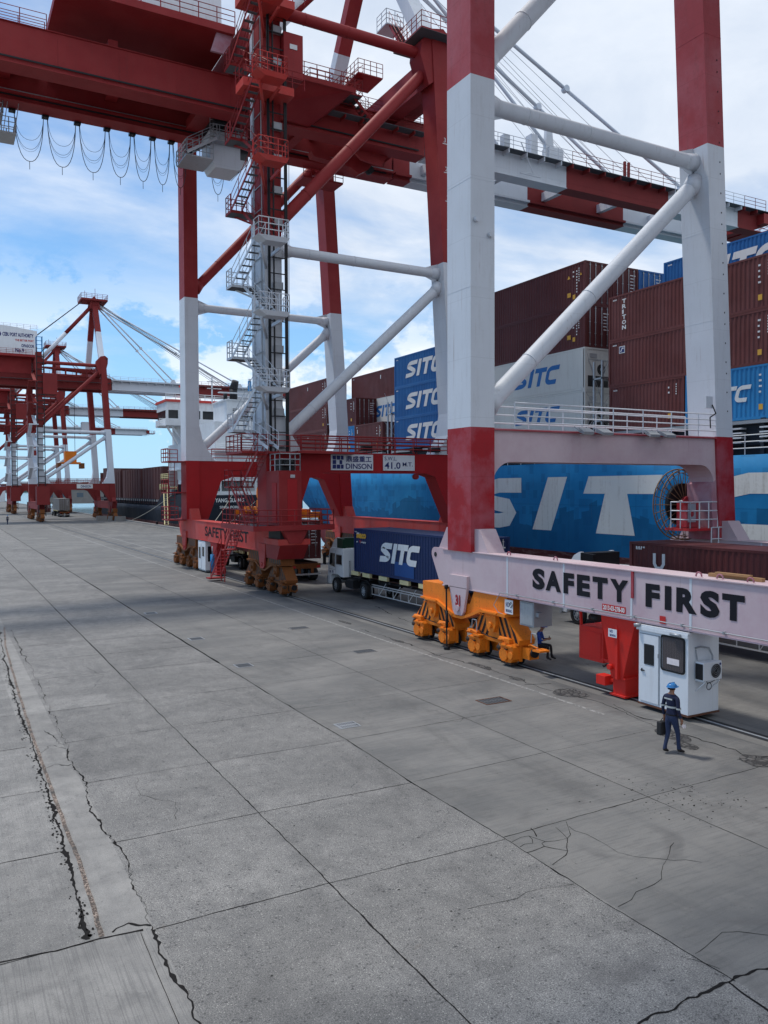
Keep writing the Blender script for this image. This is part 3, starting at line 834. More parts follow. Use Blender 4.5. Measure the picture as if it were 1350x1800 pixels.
    for y0, y1, ya in ((0, 1.65, 9.2), (18.9, 20.55, 11.3)):
        ym = (y0+y1)/2
        p = Vector((XW(zl)+.45, ym, zl-.6)); q = Vector((XA, ya, za-.6))
        mid = p.lerp(q, .5)
        mb = MB().m(WH); mb.beam(p, mid, 1.0, 1.15, up=(1,0,0)); mb.m(RD).beam(mid, q, 1.0, 1.15, up=(1,0,0))
        mb.build('mast_leg', R)
        p = Vector((19.6, 7.6 if ym < 5 else 12.9, zl-.3)); q = Vector((XA-.6, ya, za-.9)); mid = p.lerp(q, .5)
        mb = MB().m(WH); mb.tube(p, mid, .38, n=14); mb.m(RD).tube(mid, q, .38, n=14)
        mb.build('back_strut', R)
    mb = MB().m(RD)
    mb.prism([(XA-1.2, za-1.6),(XA-.9, za+.1),(XA+.9, za+.1),(XA+1.2, za-1.6)], 'y', 8.6, 9.4)
    mb.prism([(XA-1.2, za-1.6),(XA-.9, za+.1),(XA+.9, za+.1),(XA+1.2, za-1.6)], 'y', 11.1, 11.9)
    mb.box(XA-3.0, XA+2.6, 7.6, 12.9, za+.1, za+.5)
    mb.box(XA-.5, XA+.5, 8.9, 11.6, za-1.2, za-.2)
    rail(mb, [(XA-3, 7.6, za+.5),(XA+2.6, 7.6, za+.5),(XA+2.6, 12.9, za+.5),(XA-3, 12.9, za+.5)], r=.035, closed=True, step=1.2)
    mb.tube((XA-2.2, 8, za+.5), (XA-2.2, 8, za+2.1), .05, n=5); mb.tube((XA+.3, 10, za+.5), (XA+.3, 10, za+3.2), .05, n=5)
    mb.prism([(XA-.7, za+.5),(XA, za+1.5),(XA+.7, za+.5)], 'y', 9.4, 11.1)
    mb.build('apex_head', R)
    # forestays: link bars with a joint, and hoist ropes
    for yg in (7.6, 12.9):
        mb = MB().m('white_far'); ya = 9.2 if yg < 9 else 11.3
        for xe, rr in ((H['stay'][0], .16), (H['stay'][1], .15)):
            a = Vector((XA+.8, ya, za-.5)); b = Vector((xe, yg, zg+2.9)); c = a.lerp(b, .56)
            mb.tube(a, c, rr, n=10); mb.tube(c, b, rr, n=10)
            mb.tube(c-Vector((0,.25,0)), c+Vector((0,.25,0)), rr*1.9, n=12)
            mb.m('white').prism([(xe-.7, zg+2.3),(xe-.2, zg+3.2),(xe+.3, zg+3.2),(xe+.8, zg+2.3)], 'y', yg-.25, yg+.25); mb.m('white_far')
        mb.build('forestay', R)
    mb = MB().m(st['rope'])
    for i in range(10 if near_parts else 6):
        yy = 9.3+i*.22; y2 = 8.6+i*.45
        mb.tube((XA+.5, yy, za+.1), (H['stay'][0]-2-(i % 3)*(4.5 if near_parts else .9), y2, zg+2.6), .028 if near_parts else .045, n=4, caps=False)
    for i in range(3):
        mb.tube((XA-2.6, 9.6+i*.6, za), (13, 9.0+i, zg+5.5), .03 if near_parts else .06, n=4, caps=False)
    mb.build('hoist_rope', R)
    # machinery house on its platform
    hp = H.get('hp', zg+4.65)
    mb = MB().m('red').box(7.0 if near_parts else -5, 18.2 if near_parts else 19.6, 4.7, 16.2, hp-.5, hp)
    mb.box(7.0, 18.2, 7.1, 8.1, zg+2.5, hp-.5) if not near_parts else mb.box(10.4, 11.0, 7.3, 8.0, zg+2.5, zg+3.1)
    mb.box(15.8, 16.8, 12.4, 13.4, zg+2.5, hp-.5)
    rail(mb, [(7.0, 4.75, hp),(18.2, 4.75, hp)], mids=2, r=.03)
    if near_parts: mb.m('red_patchy').prism([(17.0,hp-.5),(18.2,hp-.5),(17.6,hp-1.8),(16.6,hp-1.8)], 'y', 5.0, 5.2)
    mb.build('house_platform', R)
    mb = MB().m('white_clean')
    hx0, hx1 = (-4, 19.3) if not near_parts else (8.6, 17.6)
    mb.prism([(hx0, hp),(hx1, hp),(hx1, hp+5.2),(hx0+.75*(hx1-hx0), hp+5.9),(hx0+.3*(hx1-hx0), hp+5.9),(hx0, hp+5.4)], 'y', 5.8, 15.4)
    rail(mb, [(hx0, 5.9, hp+5.4),(hx1, 5.9, hp+5.4)], r=.04)
    hs = mb.build('machinery_house', R)
    return R, hs

HB = dict(zp=9.03, zb=22.7, zg=33.15, zt=37.3, zl=38.3, za=51.5, tip=76.5, stay=(64.5, 48.5),
          boom=[[(34.8,49.4,'white'),(49.4,62.2,'red_far'),(62.2,72.2,'white'),(72.2,76.5,'red_far')],
                [(34.8,36.4,'red'),(36.4,49.3,'white'),(49.3,61.6,'red_far'),(61.6,72.2,'white'),(72.2,76.5,'red_far')]])
HC = dict(HB); HC.update(hp=35.2, zp=8.0, zb=19.6, zg=28.9, zt=33.2, zl=34.6, za=48.5,
          boom=[[(34.8,50,'white_far'),(50,63,'red_far'),(63,76.5,'white_far')]]*2)
A_ST = dict(red='red_high', beam='red_faded', white='white', leg='red_leg', rail='white', round=True, sill='red_faded', sill2='red_faded', bogie='orange', rope='grey_steel')
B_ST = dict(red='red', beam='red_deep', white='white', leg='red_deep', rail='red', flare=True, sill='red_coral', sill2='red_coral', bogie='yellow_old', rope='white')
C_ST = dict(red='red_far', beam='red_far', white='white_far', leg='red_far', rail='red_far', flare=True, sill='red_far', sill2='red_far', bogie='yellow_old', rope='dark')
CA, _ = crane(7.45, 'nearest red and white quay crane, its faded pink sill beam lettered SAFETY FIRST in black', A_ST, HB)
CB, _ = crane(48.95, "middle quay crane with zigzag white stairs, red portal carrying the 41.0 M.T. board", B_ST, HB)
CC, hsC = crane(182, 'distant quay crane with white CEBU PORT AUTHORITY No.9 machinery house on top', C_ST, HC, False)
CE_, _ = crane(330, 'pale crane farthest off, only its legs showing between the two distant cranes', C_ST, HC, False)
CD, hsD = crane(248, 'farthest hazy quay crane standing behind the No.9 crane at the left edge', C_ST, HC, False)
# ---------------------------------------------------------------- the ground, rails and water
mb = MB().m('quay_concrete')
mb.poly([(-900,-200,0),(35.6,-200,0),(35.6,1400,0),(-900,1400,0)])
mb.poly([(35.6,-200,0),(35.6,-200,-6),(35.6,1400,-6),(35.6,1400,0)])
tag(mb.build('quay_ground'), 'grey concrete quay apron of jointed slabs', kind='structure')
mb = MB().m('water')
mb.poly([(35.6,-400,-2.0),(8000,-400,-2.0),(8000,9000,-2.0),(-8000,9000,-2.0),(-8000,1400,-2.0),(35.6,1400,-2.0)])
tag(mb.build('water'), kind='structure')
mb = MB().m('fake_concrete').box(34.9, 35.55, -60, 700, 0, .28)
tag(mb.build('kerb'), kind='structure')
R_ = random.Random(5)
def strip(mb, pts, w, jit=.5, z=.004, seg=.09, wander=.009, blob=0.0):
    """dark joint with ragged edges along a polyline"""
    P = [Vector((p[0], p[1])) for p in pts]; out = []
    for a, b in zip(P, P[1:]):
        n = max(1, int((b-a).length/seg))
        for i in range(n): out.append(a.lerp(b, i/n))
    out.append(P[-1]); L = []; R = []
    def vn(period):      # smooth one-dimensional noise along the strip
        vals = [R_.uniform(-1, 1) for _ in range(int(len(out)*seg/period)+4)]
        def f(i):
            q = i*seg/period; j = int(q); t_ = q-j; t_ = t_*t_*(3-2*t_); return vals[j]*(1-t_)+vals[j+1]*t_
        return f
    big = seg > .3
    o1, o2, o3 = vn(2.2*seg/.09 if big else .9), vn(.32 if not big else seg*3), vn(.11 if not big else seg)
    a1, a2, b1, b2 = vn(.7 if not big else seg*4), vn(.10 if not big else seg), vn(.6 if not big else seg*4), vn(.08 if not big else seg)
    for i, p in enumerate(out):
        q = out[min(i+1, len(out)-1)]-out[max(i-1, 0)]; q = q.normalized(); nn = Vector((-q.y, q.x))
        o = wander*(o1(i)*1.1+o2(i)*.9+o3(i)*.75)
        w_ = w*.78
        wl = w_*.5*max(.15, 1+jit*(.7*a1(i)+.6*a2(i)))+blob*max(0, a1(i)*1.3-.45+a2(i)*.55)
        wr = w_*.5*max(.15, 1+jit*(.7*b1(i)+.6*b2(i)))+blob*max(0, b1(i)*1.3-.45+b2(i)*.55)
        L.append(p+nn*(o+wl)); R.append(p+nn*(o-wr))
    k = len(mb.v)
    for l, r in zip(L, R): mb.v += [(l.x, l.y, z), (r.x, r.y, z)]
    for i in range(len(L)-1): mb.face([k+2*i, k+2*i+1, k+2*i+3, k+2*i+2])
mb = MB().m('tar')
def far(x, a=7.1, b=60, w=.03, **k):   # joint running along the quay
    strip(mb, [(x, a), (x, b)], w, **k)
far(5.65, 3, 30, .022, blob=.014); strip(mb, [(5.65,30),(5.75,130)], .05, seg=.5)
strip(mb, [(9.25,7.1),(9.20,9.5),(9.28,12.2),(9.25,15.5),(9.35,19),(9.3,22.2),(9.3,30)], .024, jit=.7, blob=.016)
strip(mb, [(9.3,30),(9.35,60),(9.5,160)], .07, seg=.5, blob=.02)
strip(mb, [(9.15,7.14),(9.0,5.9)], .05, blob=.03)
far(13.2, 8, 40, .02); strip(mb, [(13.2,40),(13.2,70)], .03, seg=.5)
strip(mb, [(13.15,3),(13.2,8)], .02)
for y in (12.2, 15.6, 19.1, 22.45, 25.87, 30.5, 33.9, 37.3):
    strip(mb, [(2.78, y), (5.65, y+R_.uniform(-.03,.03)), (9.25, y-.05)], .016 if y < 26 else .022, blob=.006)
for y in (12.35, 15.7, 19.2, 22.6, 26.0, 29.4, 32.8):
    strip(mb, [(9.3, y-.12), (13.2, y), (16.9, y+.05)], .011 if y > 12.4 else .018, blob=.005)
for y in (8.95, 12.36, 15.75, 19.15, 22.6, 26.0, 29.4):
    strip(mb, [(-1.5, y), (1.9, y-.04)], .018, blob=.008)
strip(mb, [(6.4,6.95),(7.45,7.1),(9.2,7.14),(13,7.2)], .04, jit=.8, wander=.03, blob=.03, seg=.04)
strip(mb, [(-1.5,12.38),(.66,12.4),(1.4,12.32),(2.0,12.34),(2.6,12.25)], .05, blob=.04)
tag(mb.build('slab_joints'), kind='structure')
mb = MB().m('tar')
strip(mb, [(2.45,42),(2.2,34),(2.05,28),(2.07,23.8),(2.02,20.5),(1.98,16.7),(1.95,14.6),(1.9,13.3),(1.86,12.4)], .045, jit=.9, wander=.025, blob=.05, seg=.025)
for i in range(240):
    yy = 12.5+R_.random()**1.6*24; blob_x = 1.87+.16*(yy-12.4)/15
    rr_ = R_.uniform(.008, .026); a0 = R_.random()*6; cx_ = blob_x+R_.gauss(0, .05)
    mb.poly([(cx_+rr_*R_.uniform(.6,1.3)*math.cos(a0+k), yy+2*rr_*R_.uniform(.6,1.3)*math.sin(a0+k), .0045) for k in range(6)])
strip(mb, [(2.95,42),(2.94,36),(2.99,30),(2.89,25.9),(2.83,22.2),(2.75,21.0),(2.8,19),(2.68,17.3),(2.75,16),(2.84,14.9),(2.72,13.9),(2.80,13.1),(2.72,12.2)], .012, jit=.9, wander=.04, blob=.03, seg=.03)
strip(mb, [(2.72,12.2),(2.66,11.2),(2.78,10.4),(2.70,9.8),(2.85,9.2)], .03, jit=.9, wander=.035, blob=.05, seg=.025)
strip(mb, [(2.55,12.2),(2.52,10.8),(2.50,9.0)], .012, jit=.3, wander=.002)
for a in ([(2.1,20.6),(2.4,20.75),(2.62,20.5),(2.8,20.55)], [(2.2,21.8),(2.5,22.4),(2.75,21.9)], [(2.83,22.2),(2.65,22.8),(2.55,23.9)], [(2.2,12.4),(2.45,12.55),(2.7,12.3)]):
    strip(mb, a, .016, jit=.9, wander=.05, blob=.03, seg=.025)
# broken corner at the joint crossing, and wandering cracks
def cracks(paths, w=.014, blob=.006):
    for a in paths:
        q = [Vector(a[0])]
        for p in a[1:]:
            p = Vector(p); n = max(2, int((p-q[-1]).length/.22)); s0 = q[-1].copy()
            for i in range(1, n+1):
                q.append(s0.lerp(p, i/n)+(Vector((R_.uniform(-.06,.06), R_.uniform(-.06,.06))) if i < n else Vector((0,0))))
        strip(mb, [tuple(x) for x in q], w, jit=.7, wander=.006, blob=blob, seg=.06)
cracks([[(9.3,12.0),(9.75,12.05),(9.85,11.7),(10.3,11.6),(10.45,12.1)], [(9.25,11.5),(9.7,11.55),(9.95,11.2),(9.35,10.9)], [(9.75,12.05),(9.6,11.75),(9.3,11.75)], [(9.95,11.2),(10.15,11.45),(10.3,11.6)],
        [(10.0,12.3),(9.85,11.95)], [(10.3,11.6),(10.6,11.9),(10.8,12.2)], [(9.85,11.7),(9.7,11.55)]], .016, .008)
cracks([[(10.7,12.0),(10.75,11.3),(10.7,10.7),(11.1,10.2),(11.7,9.7)], [(9.3,9.3),(9.9,9.5),(10.6,9.6),(11.3,10.1),(11.9,10.5)], [(7.2,10.4),(7.9,10.3),(8.6,10.35),(9.2,10.2)],
        [(3.9,18.9),(3.75,17.8),(4.3,17.0),(4.1,16.1)], [(7.6,24.3),(7.9,23.2),(8.3,22.4)], [(6.4,28.0),(6.9,27.2),(7.6,26.6),(8.6,26.2)], [(7.0,25.8),(7.5,24.9),(8.3,23.6)],
        [(9.3,7.8),(10.1,8.0),(10.9,7.4)], [(9.0,8.0),(9.3,7.4)], [(4.7,32),(5.1,30),(4.4,28.2)], [(12.2,19.2),(12.9,19.0),(13.2,19.3)]], .009, .003)
tag(mb.build('cracks'), kind='structure')
# pits and spalls near the walking worker
mb = MB().m('tar')
def blob(mb, x, y, r, z=.005):
    n = 7; pts = []
    ph = R_.random()*6
    for i in range(n):
        a = ph+2*math.pi*i/n; q = r*R_.uniform(.5, 1.2)
        pts.append((x+q*math.cos(a)*1.3, y+q*math.sin(a), z))
    mb.poly(pts)
for i in range(120):
    a = R_.gauss(0, 1); b_ = R_.gauss(0, 1)
    blob(mb, 13.75+a*.55+b_*.15, 11.9+b_*.55-a*.25, R_.uniform(.008, .022))
for i in range(60):
    blob(mb, R_.uniform(3, 16.5), R_.uniform(7.3, 28), R_.uniform(.008, .02))
tag(mb.build('spalls'), kind='structure')
mb = MB().m('gravel_strip')
strip(mb, [(2.75,43),(2.45,38),(2.33,33),(2.22,28),(2.15,24),(2.12,20.9),(2.10,17.2),(2.10,14.7),(2.06,13.4),(2.02,12.38)], .095, jit=.12, z=.007, wander=.006)
tag(mb.build('gravel_drain'), 'narrow brown gravel-filled strip in the concrete at the left', kind='structure')
# painted line and crane rails
mb = MB().m('line_paint')
mb.poly([(16.88,17.5,.003),(17.0,17.5,.003),(17.45,160,.003),(17.3,160,.003)])
mb.poly([(20.9,55,.003),(21.05,55,.003),(21.05,160,.003),(20.9,160,.003)])
tag(mb.build('line_marking'), kind='structure')
mb = MB().m('gravel_strip') if False else MB().m('fake_concrete')
for x in (19.0, 33.45):
    mb.m('rail_bed'); mb.poly([(x-.62,-40,.004),(x+.55,-40,.004),(x+.55,600,.004),(x-.62,600,.004)])
    mb.m('dark'); mb.poly([(x-.22,-40,.007),(x-.045,-40,.007),(x-.045,600,.007),(x-.22,600,.007)]); mb.poly([(x+.045,-40,.007),(x+.22,-40,.007),(x+.22,600,.007),(x+.045,600,.007)])
    mb.m('grey_steel').box(x-.04, x+.04, -40, 600, -.02, .012)
tag(mb.build('crane_rails'), kind='structure')
mb = MB().m('broken_patch')
for x, y, a, b_ in ((17.75,19.9,1.1,.75), (17.25,12.7,1.0,.45), (17.6,24.6,.4,.9), (17.1,15.2,.75,.7), (17.7,9.9,.8,.9), (17.4,30.5,.25,.7), (17.6,36,.3,.8), (16.7,14.3,.5,.4), (17.5,22.3,.35,.5)):
    pts = []
    for i in range(14):
        t_ = 2*math.pi*i/14; q = R_.uniform(.7, 1.1)
        pts.append((x+a*.5*q*math.cos(t_), y+b_*q*math.sin(t_), .009))
    mb.poly(pts)
tag(mb.build('broken_concrete'), kind='structure')
mb = MB().m('tar')
cracks([[(17.4,34),(17.5,30),(17.3,27),(17.6,24),(17.4,21),(17.8,18.5),(17.3,16),(17.5,13.5),(17.1,12.8)], [(18.0,18.2),(17.6,16.8),(17.9,15.5)], [(16.9,13.0),(18.3,12.7)], [(17.2,21.5),(18.1,21.2)], [(17.1,27),(18.2,27.2)]], .03, .03)
cracks([[(20.6,36),(20.2,32),(20.9,28),(20.3,24)], [(21,44),(21.5,40),(20.8,37)]], .03, .03)
tag(mb.build('rail_cracks'), kind='structure')
# drain gratings
lab = {0: 'light steel drain grating set in the smooth slabs nearest the long dark joint', 4: 'wide dark drain grating in the slab before the seated worker and bogie'}
def grate(x, y, w, l, mt, label, frame='galv'):
    g_ = thing('drain_grating', label, 'drain grating', (x, y, 0), 'drain gratings in the quay')
    mb = MB().m(frame)
    for a in (-w/2, w/2-.035): mb.box(a, a+.035, -l/2, l/2, .002, .014)
    for a in (-l/2, l/2-.035): mb.box(-w/2+.035, w/2-.035, a, a+.035, .002, .014)
    mb.build('frame', g_)
    mb = MB().m('black'); mb.poly([(-w/2+.03,-l/2+.03,.005),(w/2-.03,-l/2+.03,.005),(w/2-.03,l/2-.03,.005),(-w/2+.03,l/2-.03,.005)])
    mb.m(mt); n = 8
    for i in range(n):
        xx = -w/2+.05+(w-.1)*i/n; mb.box(xx, xx+(w-.1)/n*.5, -l/2+.04, l/2-.04, .006, .011)
    mb.box(-w/2+.04, w/2-.04, -.03, .03, .011, .014)
    mb.build('bars', g_)
grate(9.94,20.24,.62,.52,'galv','light steel drain grating beside the long joint, nearest of the row along it')
grate(9.97,29.08,.62,.62,'grating','dark framed drain grating beside the long joint, second of its row')
grate(9.95,35.35,.62,.62,'grating','small drain grating beside the long joint, third of its row')
grate(9.92,43.94,.62,.62,'grating','farthest small drain grating of the row along the long joint')
grate(15.06,20.34,.95,.62,'grating','wide dark drain grating in the smooth slabs left of the broken concrete patch','rust')
grate(15.12,29.19,.95,.62,'grating','faint wide drain grating in the smooth slabs left of the orange bogie','fake_concrete')
grate(14.97,35.67,.95,.62,'grating','faint drain grating in the middle distance left of the painted line','fake_concrete')
# land along the horizon
mb = MB().m('land'); hr = random.Random(3)
xs = -1500
pts = []
while xs < 4200:
    pts.append((xs, 18+22*hr.random()+26*math.sin(xs/900.0)**2)); xs += 130
pts = [(-1500,-3)]+pts+[(4200,-3)]
mb.prism([(a, b) for a, b in pts], 'y', 3600, 3900)
tag(mb.build('far_hills'), kind='structure')
# ---------------------------------------------------------------- details of the nearest crane
def sill_text(R, y_start, width, zlo, h, x, words='SAFETY FIRST', mat='black_text', bold=.035):
    mb = MB().m(mat)
    add_text(mb, words, (x, y_start, zlo), (0,-1,0), (0,0,1), width=width, height=h, bold=bold)
    return mb.build('lettering', R)
ya = 7.45
mb = MB().m('black_text')
for ch, a, b in (('S',22.68,22.01),('A',21.97,21.17),('F',21.05,20.53),('E',20.39,19.78),('T',19.66,18.99),('Y',18.88,18.11),('F',17.42,16.88),('I',16.69,16.45),('R',16.27,15.55),('S',15.44,14.80),('T',14.72,14.02)):
    if ch == 'I': mb.poly([(18.486, a-ya, 3.06), (18.486, b-ya, 3.06), (18.486, b-ya, 3.76), (18.486, a-ya, 3.76)])
    else: add_text(mb, ch, (18.486, a-ya, 3.04 if ch == 'S' else 3.06), (0,-1,0), (0,0,1), width=a-b, height=.74 if ch == 'S' else .70, bold=.055)
mb.build('lettering', CA)
mb = MB().m('light_red').box(18.488, 18.494, 18.22-ya, 19.22-ya, 2.72, 2.93).m('logo_white')
add_text(mb, '2013-03-278-00', (18.485, 19.18-ya, 2.75), (0,-1,0), (0,0,1), width=.92, height=.15, bold=.03)
mb.build('serial_marking', CA)
# worn pale paint patches and numerals on the bogie pin plate
mb = MB().m('red_leg'); add_text(mb, '31', (18.34, 27.36-ya, 1.86), (0,-1,0), (0,0,1), width=.34, height=.46, bold=.05); mb.build('plate_number', CA)
# tie-down pedestal
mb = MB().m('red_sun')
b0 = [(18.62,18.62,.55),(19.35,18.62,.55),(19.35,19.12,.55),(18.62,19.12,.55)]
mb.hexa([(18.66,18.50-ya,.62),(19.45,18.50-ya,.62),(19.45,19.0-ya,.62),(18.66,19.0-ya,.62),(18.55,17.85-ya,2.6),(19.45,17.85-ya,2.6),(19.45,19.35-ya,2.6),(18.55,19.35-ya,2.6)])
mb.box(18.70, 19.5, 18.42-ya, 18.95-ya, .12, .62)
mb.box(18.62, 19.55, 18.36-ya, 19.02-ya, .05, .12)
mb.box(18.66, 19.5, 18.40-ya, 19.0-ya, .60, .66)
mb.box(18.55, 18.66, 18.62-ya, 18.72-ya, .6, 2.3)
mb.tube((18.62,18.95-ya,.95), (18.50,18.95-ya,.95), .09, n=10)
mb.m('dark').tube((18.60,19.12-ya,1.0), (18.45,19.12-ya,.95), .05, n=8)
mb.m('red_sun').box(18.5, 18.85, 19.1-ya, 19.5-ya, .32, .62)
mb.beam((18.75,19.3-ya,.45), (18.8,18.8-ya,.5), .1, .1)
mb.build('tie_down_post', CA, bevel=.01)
def small_sign(x, y, z, w, h, words, parent, name='notice'):
    s = MB().m('white_clean').box(x-.012, x, y-w, y, z, z+h)
    s.m('navy_text')
    for i, (t_, zz, ww, hh) in enumerate(words):
        add_text(s, t_, (x-.015, y-.06, z+zz), (0,-1,0), (0,0,1), width=ww, height=hh, bold=.03)
    return s.build(name, parent)
small_sign(18.50, 18.95-ya, 1.92, .36, .26, [('NO', .14, .14, .10), ('SMOKING', .03, .26, .07)], CA)
s = small_sign(18.515, 26.85-2.9-ya+.35, 1.95, .48, .52, [('NO', .24, .20, .20), ('SMOKING', .06, .36, .11)], CA)
mb = MB().m('black')
for k in range(14):
    a, b = 2*math.pi*k/14, 2*math.pi*(k+1)/14
    c = (24.3-.37-ya, 2.30)
    mb.tube((18.497, c[0]+.09*math.cos(a), c[1]+.09*math.sin(a)), (18.497, c[0]+.09*math.cos(b), c[1]+.09*math.sin(b)), .012, n=4)
mb.tube((18.497, 23.93-.06-ya, 2.24), (18.497, 23.93+.06-ya, 2.36), .012, n=4)
mb.build('no_smoking_symbol', s)
# grey electric box at the end of the bogie
mb = MB().m('grey_steel').box(18.62, 19.45, 22.75-ya, 23.55-ya, 1.62, 2.50); mb.box(18.70, 18.9, 22.6-ya, 22.75-ya, 2.0, 2.15)
mb.m('galv').box(18.60, 18.62, 22.80-ya, 23.50-ya, 1.68, 2.44)
mb.build('junction_box', CA)
# storm pin post beside the bogie
mb = MB().m('black').line([(18.25,27.85-ya,.05),(18.25,27.88-ya,2.55)], .035, n=7)
mb.tube((18.25,27.88-ya,2.5), (18.25,27.88-ya,2.66), .08, n=8); mb.tube((18.25,27.85-ya,.0), (18.25,27.85-ya,.14), .13, n=10); mb.tube((18.25,27.85-ya,.9), (18.25,27.85-ya,1.6), .06, n=8)
mb.build('storm_anchor_rod', CA)
mb = MB().m('orange')   # control levers and cable arms between the bogie wheels
for y in (22.95, 26.6):
    mb.line([(18.55,y-ya,.95),(18.35,y-.35-ya,1.05),(18.35,y-.75-ya,1.0)], .025)
    mb.box(18.3, 18.75, y-.9-ya, y-.5-ya, .86, .92)
    mb.m('galv').line([(18.45,y-.25-ya,1.1),(18.45,y-.28-ya,1.45),(18.45,y-.55-ya,1.45),(18.45,y-.6-ya,.9)], .02); mb.m('orange')
mb.build('brake_lever', CA)
# red hanging switch box
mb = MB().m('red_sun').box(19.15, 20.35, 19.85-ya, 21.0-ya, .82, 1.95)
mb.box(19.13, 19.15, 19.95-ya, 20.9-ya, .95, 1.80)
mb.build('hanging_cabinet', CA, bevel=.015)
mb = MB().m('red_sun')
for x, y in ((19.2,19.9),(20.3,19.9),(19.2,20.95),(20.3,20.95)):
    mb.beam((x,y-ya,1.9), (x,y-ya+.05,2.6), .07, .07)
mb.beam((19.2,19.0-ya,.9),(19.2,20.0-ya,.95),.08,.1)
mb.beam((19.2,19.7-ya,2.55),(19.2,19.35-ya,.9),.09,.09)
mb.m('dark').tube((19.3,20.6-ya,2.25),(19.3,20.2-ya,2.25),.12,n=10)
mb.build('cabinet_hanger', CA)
# lifting eyes on the beam, a plank lying on it
mb = MB().m('red_patchy')
for y in (24.2, 21.6, 15.6, 14.9, 13.95):
    for k in range(8):
        a, b = math.pi*k/8, math.pi*(k+1)/8
        mb.tube((18.62, y-ya+.10*math.cos(a), 4.12+.12*math.sin(a)), (18.62, y-ya+.10*math.cos(b), 4.12+.12*math.sin(b)), .025, n=5)
mb.build('lifting_eye', CA)
mb = MB().m('grey_steel').line([(18.44,24.5-ya,2.70),(18.44,13-ya,2.70)], .018)
mb.line([(18.44,24.5-ya,2.70),(18.36,24.8-ya,2.2),(18.42,24.6-ya,1.95),(18.42,24.2-ya,1.9)], .014)
for y in (23.5, 21.5, 19.6, 17.8, 16.0, 14.6): mb.box(18.41, 18.5, y-ya, y-ya+.05, 2.66, 2.74)
mb.build('conduit', CA)
mb = MB().m('wood').box(19.0, 19.14, 13.9, 15.6, 4.105, 4.20); mb.box(18.9, 19.04, 14.2, 15.3, 4.20, 4.26)
tag(mb.build('plank'), 'short timber planks lying on the flat top of the pink SAFETY FIRST beam', 'plank')
# floodlights on the portal beam of the nearest crane, facing down
mb0 = None
for i, (xx, tilt) in enumerate(((24.0, .2), (25.1, -.25), (27.9, .3), (28.9, -.2))):
    mb = MB().m('grey_steel'); y = 26.2-ya
    mb.hexa([(xx-.3,y-.42,8.86),(xx+.3,y-.42,8.86),(xx+.3+tilt*.3,y-.05,8.98),(xx-.3+tilt*.3,y-.05,8.98),(xx-.3,y-.46,8.96),(xx+.3,y-.46,8.96),(xx+.3+tilt*.3,y-.08,9.16),(xx-.3+tilt*.3,y-.08,9.16)])
    mb.beam((xx-.33,y-.25,9.0),(xx-.33,y+.1,9.2),.03,.05); mb.beam((xx+.33,y-.25,9.0),(xx+.33,y+.1,9.2),.03,.05)
    mb.m('lamp_glass').box(xx-.26, xx+.26, y-.40, y-.12, 8.84, 8.86)
    mb.build('floodlight', CA)
# junction box and loose cable at the right end of the rail
mb = MB().m('white').box(31.75, 32.2, 26.25-ya, 26.4-ya, 10.35, 10.9)
mb.m('black').line([(32.1,26.2-ya,10.5),(32.3,26.15-ya,10.1),(31.9,26.15-ya,9.9),(32.0,26.2-ya,9.4)], .03)
mb.build('socket_box', CA)
# cable reel on the water side leg
rx, ry, rz, rr = 32.5, 28.3-ya, 5.77, 1.75
mb = MB().m('reel_steel')
for yy in (ry-.22, ry+.22):
    for k in range(40):
        a, b = 2*math.pi*k/40, 2*math.pi*(k+1)/40
        for q, t_ in ((rr, .034), (rr-.16, .02)):
            mb.tube((rx+q*math.cos(a), yy, rz+q*math.sin(a)), (rx+q*math.cos(b), yy, rz+q*math.sin(b)), t_, n=5, caps=False)
    for k in range(24):
        a = 2*math.pi*k/24
        mb.tube((rx+.3*math.cos(a), yy, rz+.3*math.sin(a)), (rx+rr*math.cos(a), yy, rz+rr*math.sin(a)), .021, n=5)
mb.build('cable_reel', CA)
mb = MB().m('black').tube((rx, ry-.12, rz), (rx, ry+.12, rz), 1.05, n=36)
mb.m('red_leg').tube((rx, ry-.45, rz), (rx, ry-.2, rz), .42, n=16)
mb.m('galv').tube((rx-.55, ry-.5, rz-.1), (rx-.1, ry-.4, rz-.35), .12, n=10); mb.tube((rx-.55, ry-.5, rz+.0), (rx-.7, ry-.5, rz+.1), .16, n=10)
mb.build('reel_drum', CA)
mb = MB().m('light_red').box(31.0, 32.6, 26.5-ya, 28.0-ya, 4.55, 4.67)
mb.m('red_leg').box(31.35, 32.15, 27.0-ya, 27.6-ya, 4.70, 5.95)
mb.m('alu').box(31.42, 31.95, 26.97-ya, 27.0-ya, 4.95, 5.85)
mb.m('red_leg').tube((31.65,26.97-ya,5.35),(31.65,26.94-ya,5.35),.14,n=12)
mb.m('white'); rail(mb, [(30.95,27.6-ya,4.67),(30.95,26.45-ya,4.67),(32.85,26.45-ya,4.67)], h=1.25, step=.7, r=.03, mids=2)
rail(mb, [(32.3,26.35-ya,3.6),(33.3,26.35-ya,3.6)], h=1.1, step=.5, r=.03, mids=1)
mb.build('reel_platform', CA)
# tie plate lugs on the legs
mb = MB().m('white').prism([(17.0,0),(17.2,.05),(17.25,.3),(17.0,.4)], 'y', 0, .01) if False else MB().m('white')
for x, y, z in ((19.3, 26.33-ya, 16.6), (18.62, 26.33-ya, 17.1)):
    mb.tube((x, y, z), (x, y-.14, z), .10, n=10)
mb.build('leg_lug', CA)

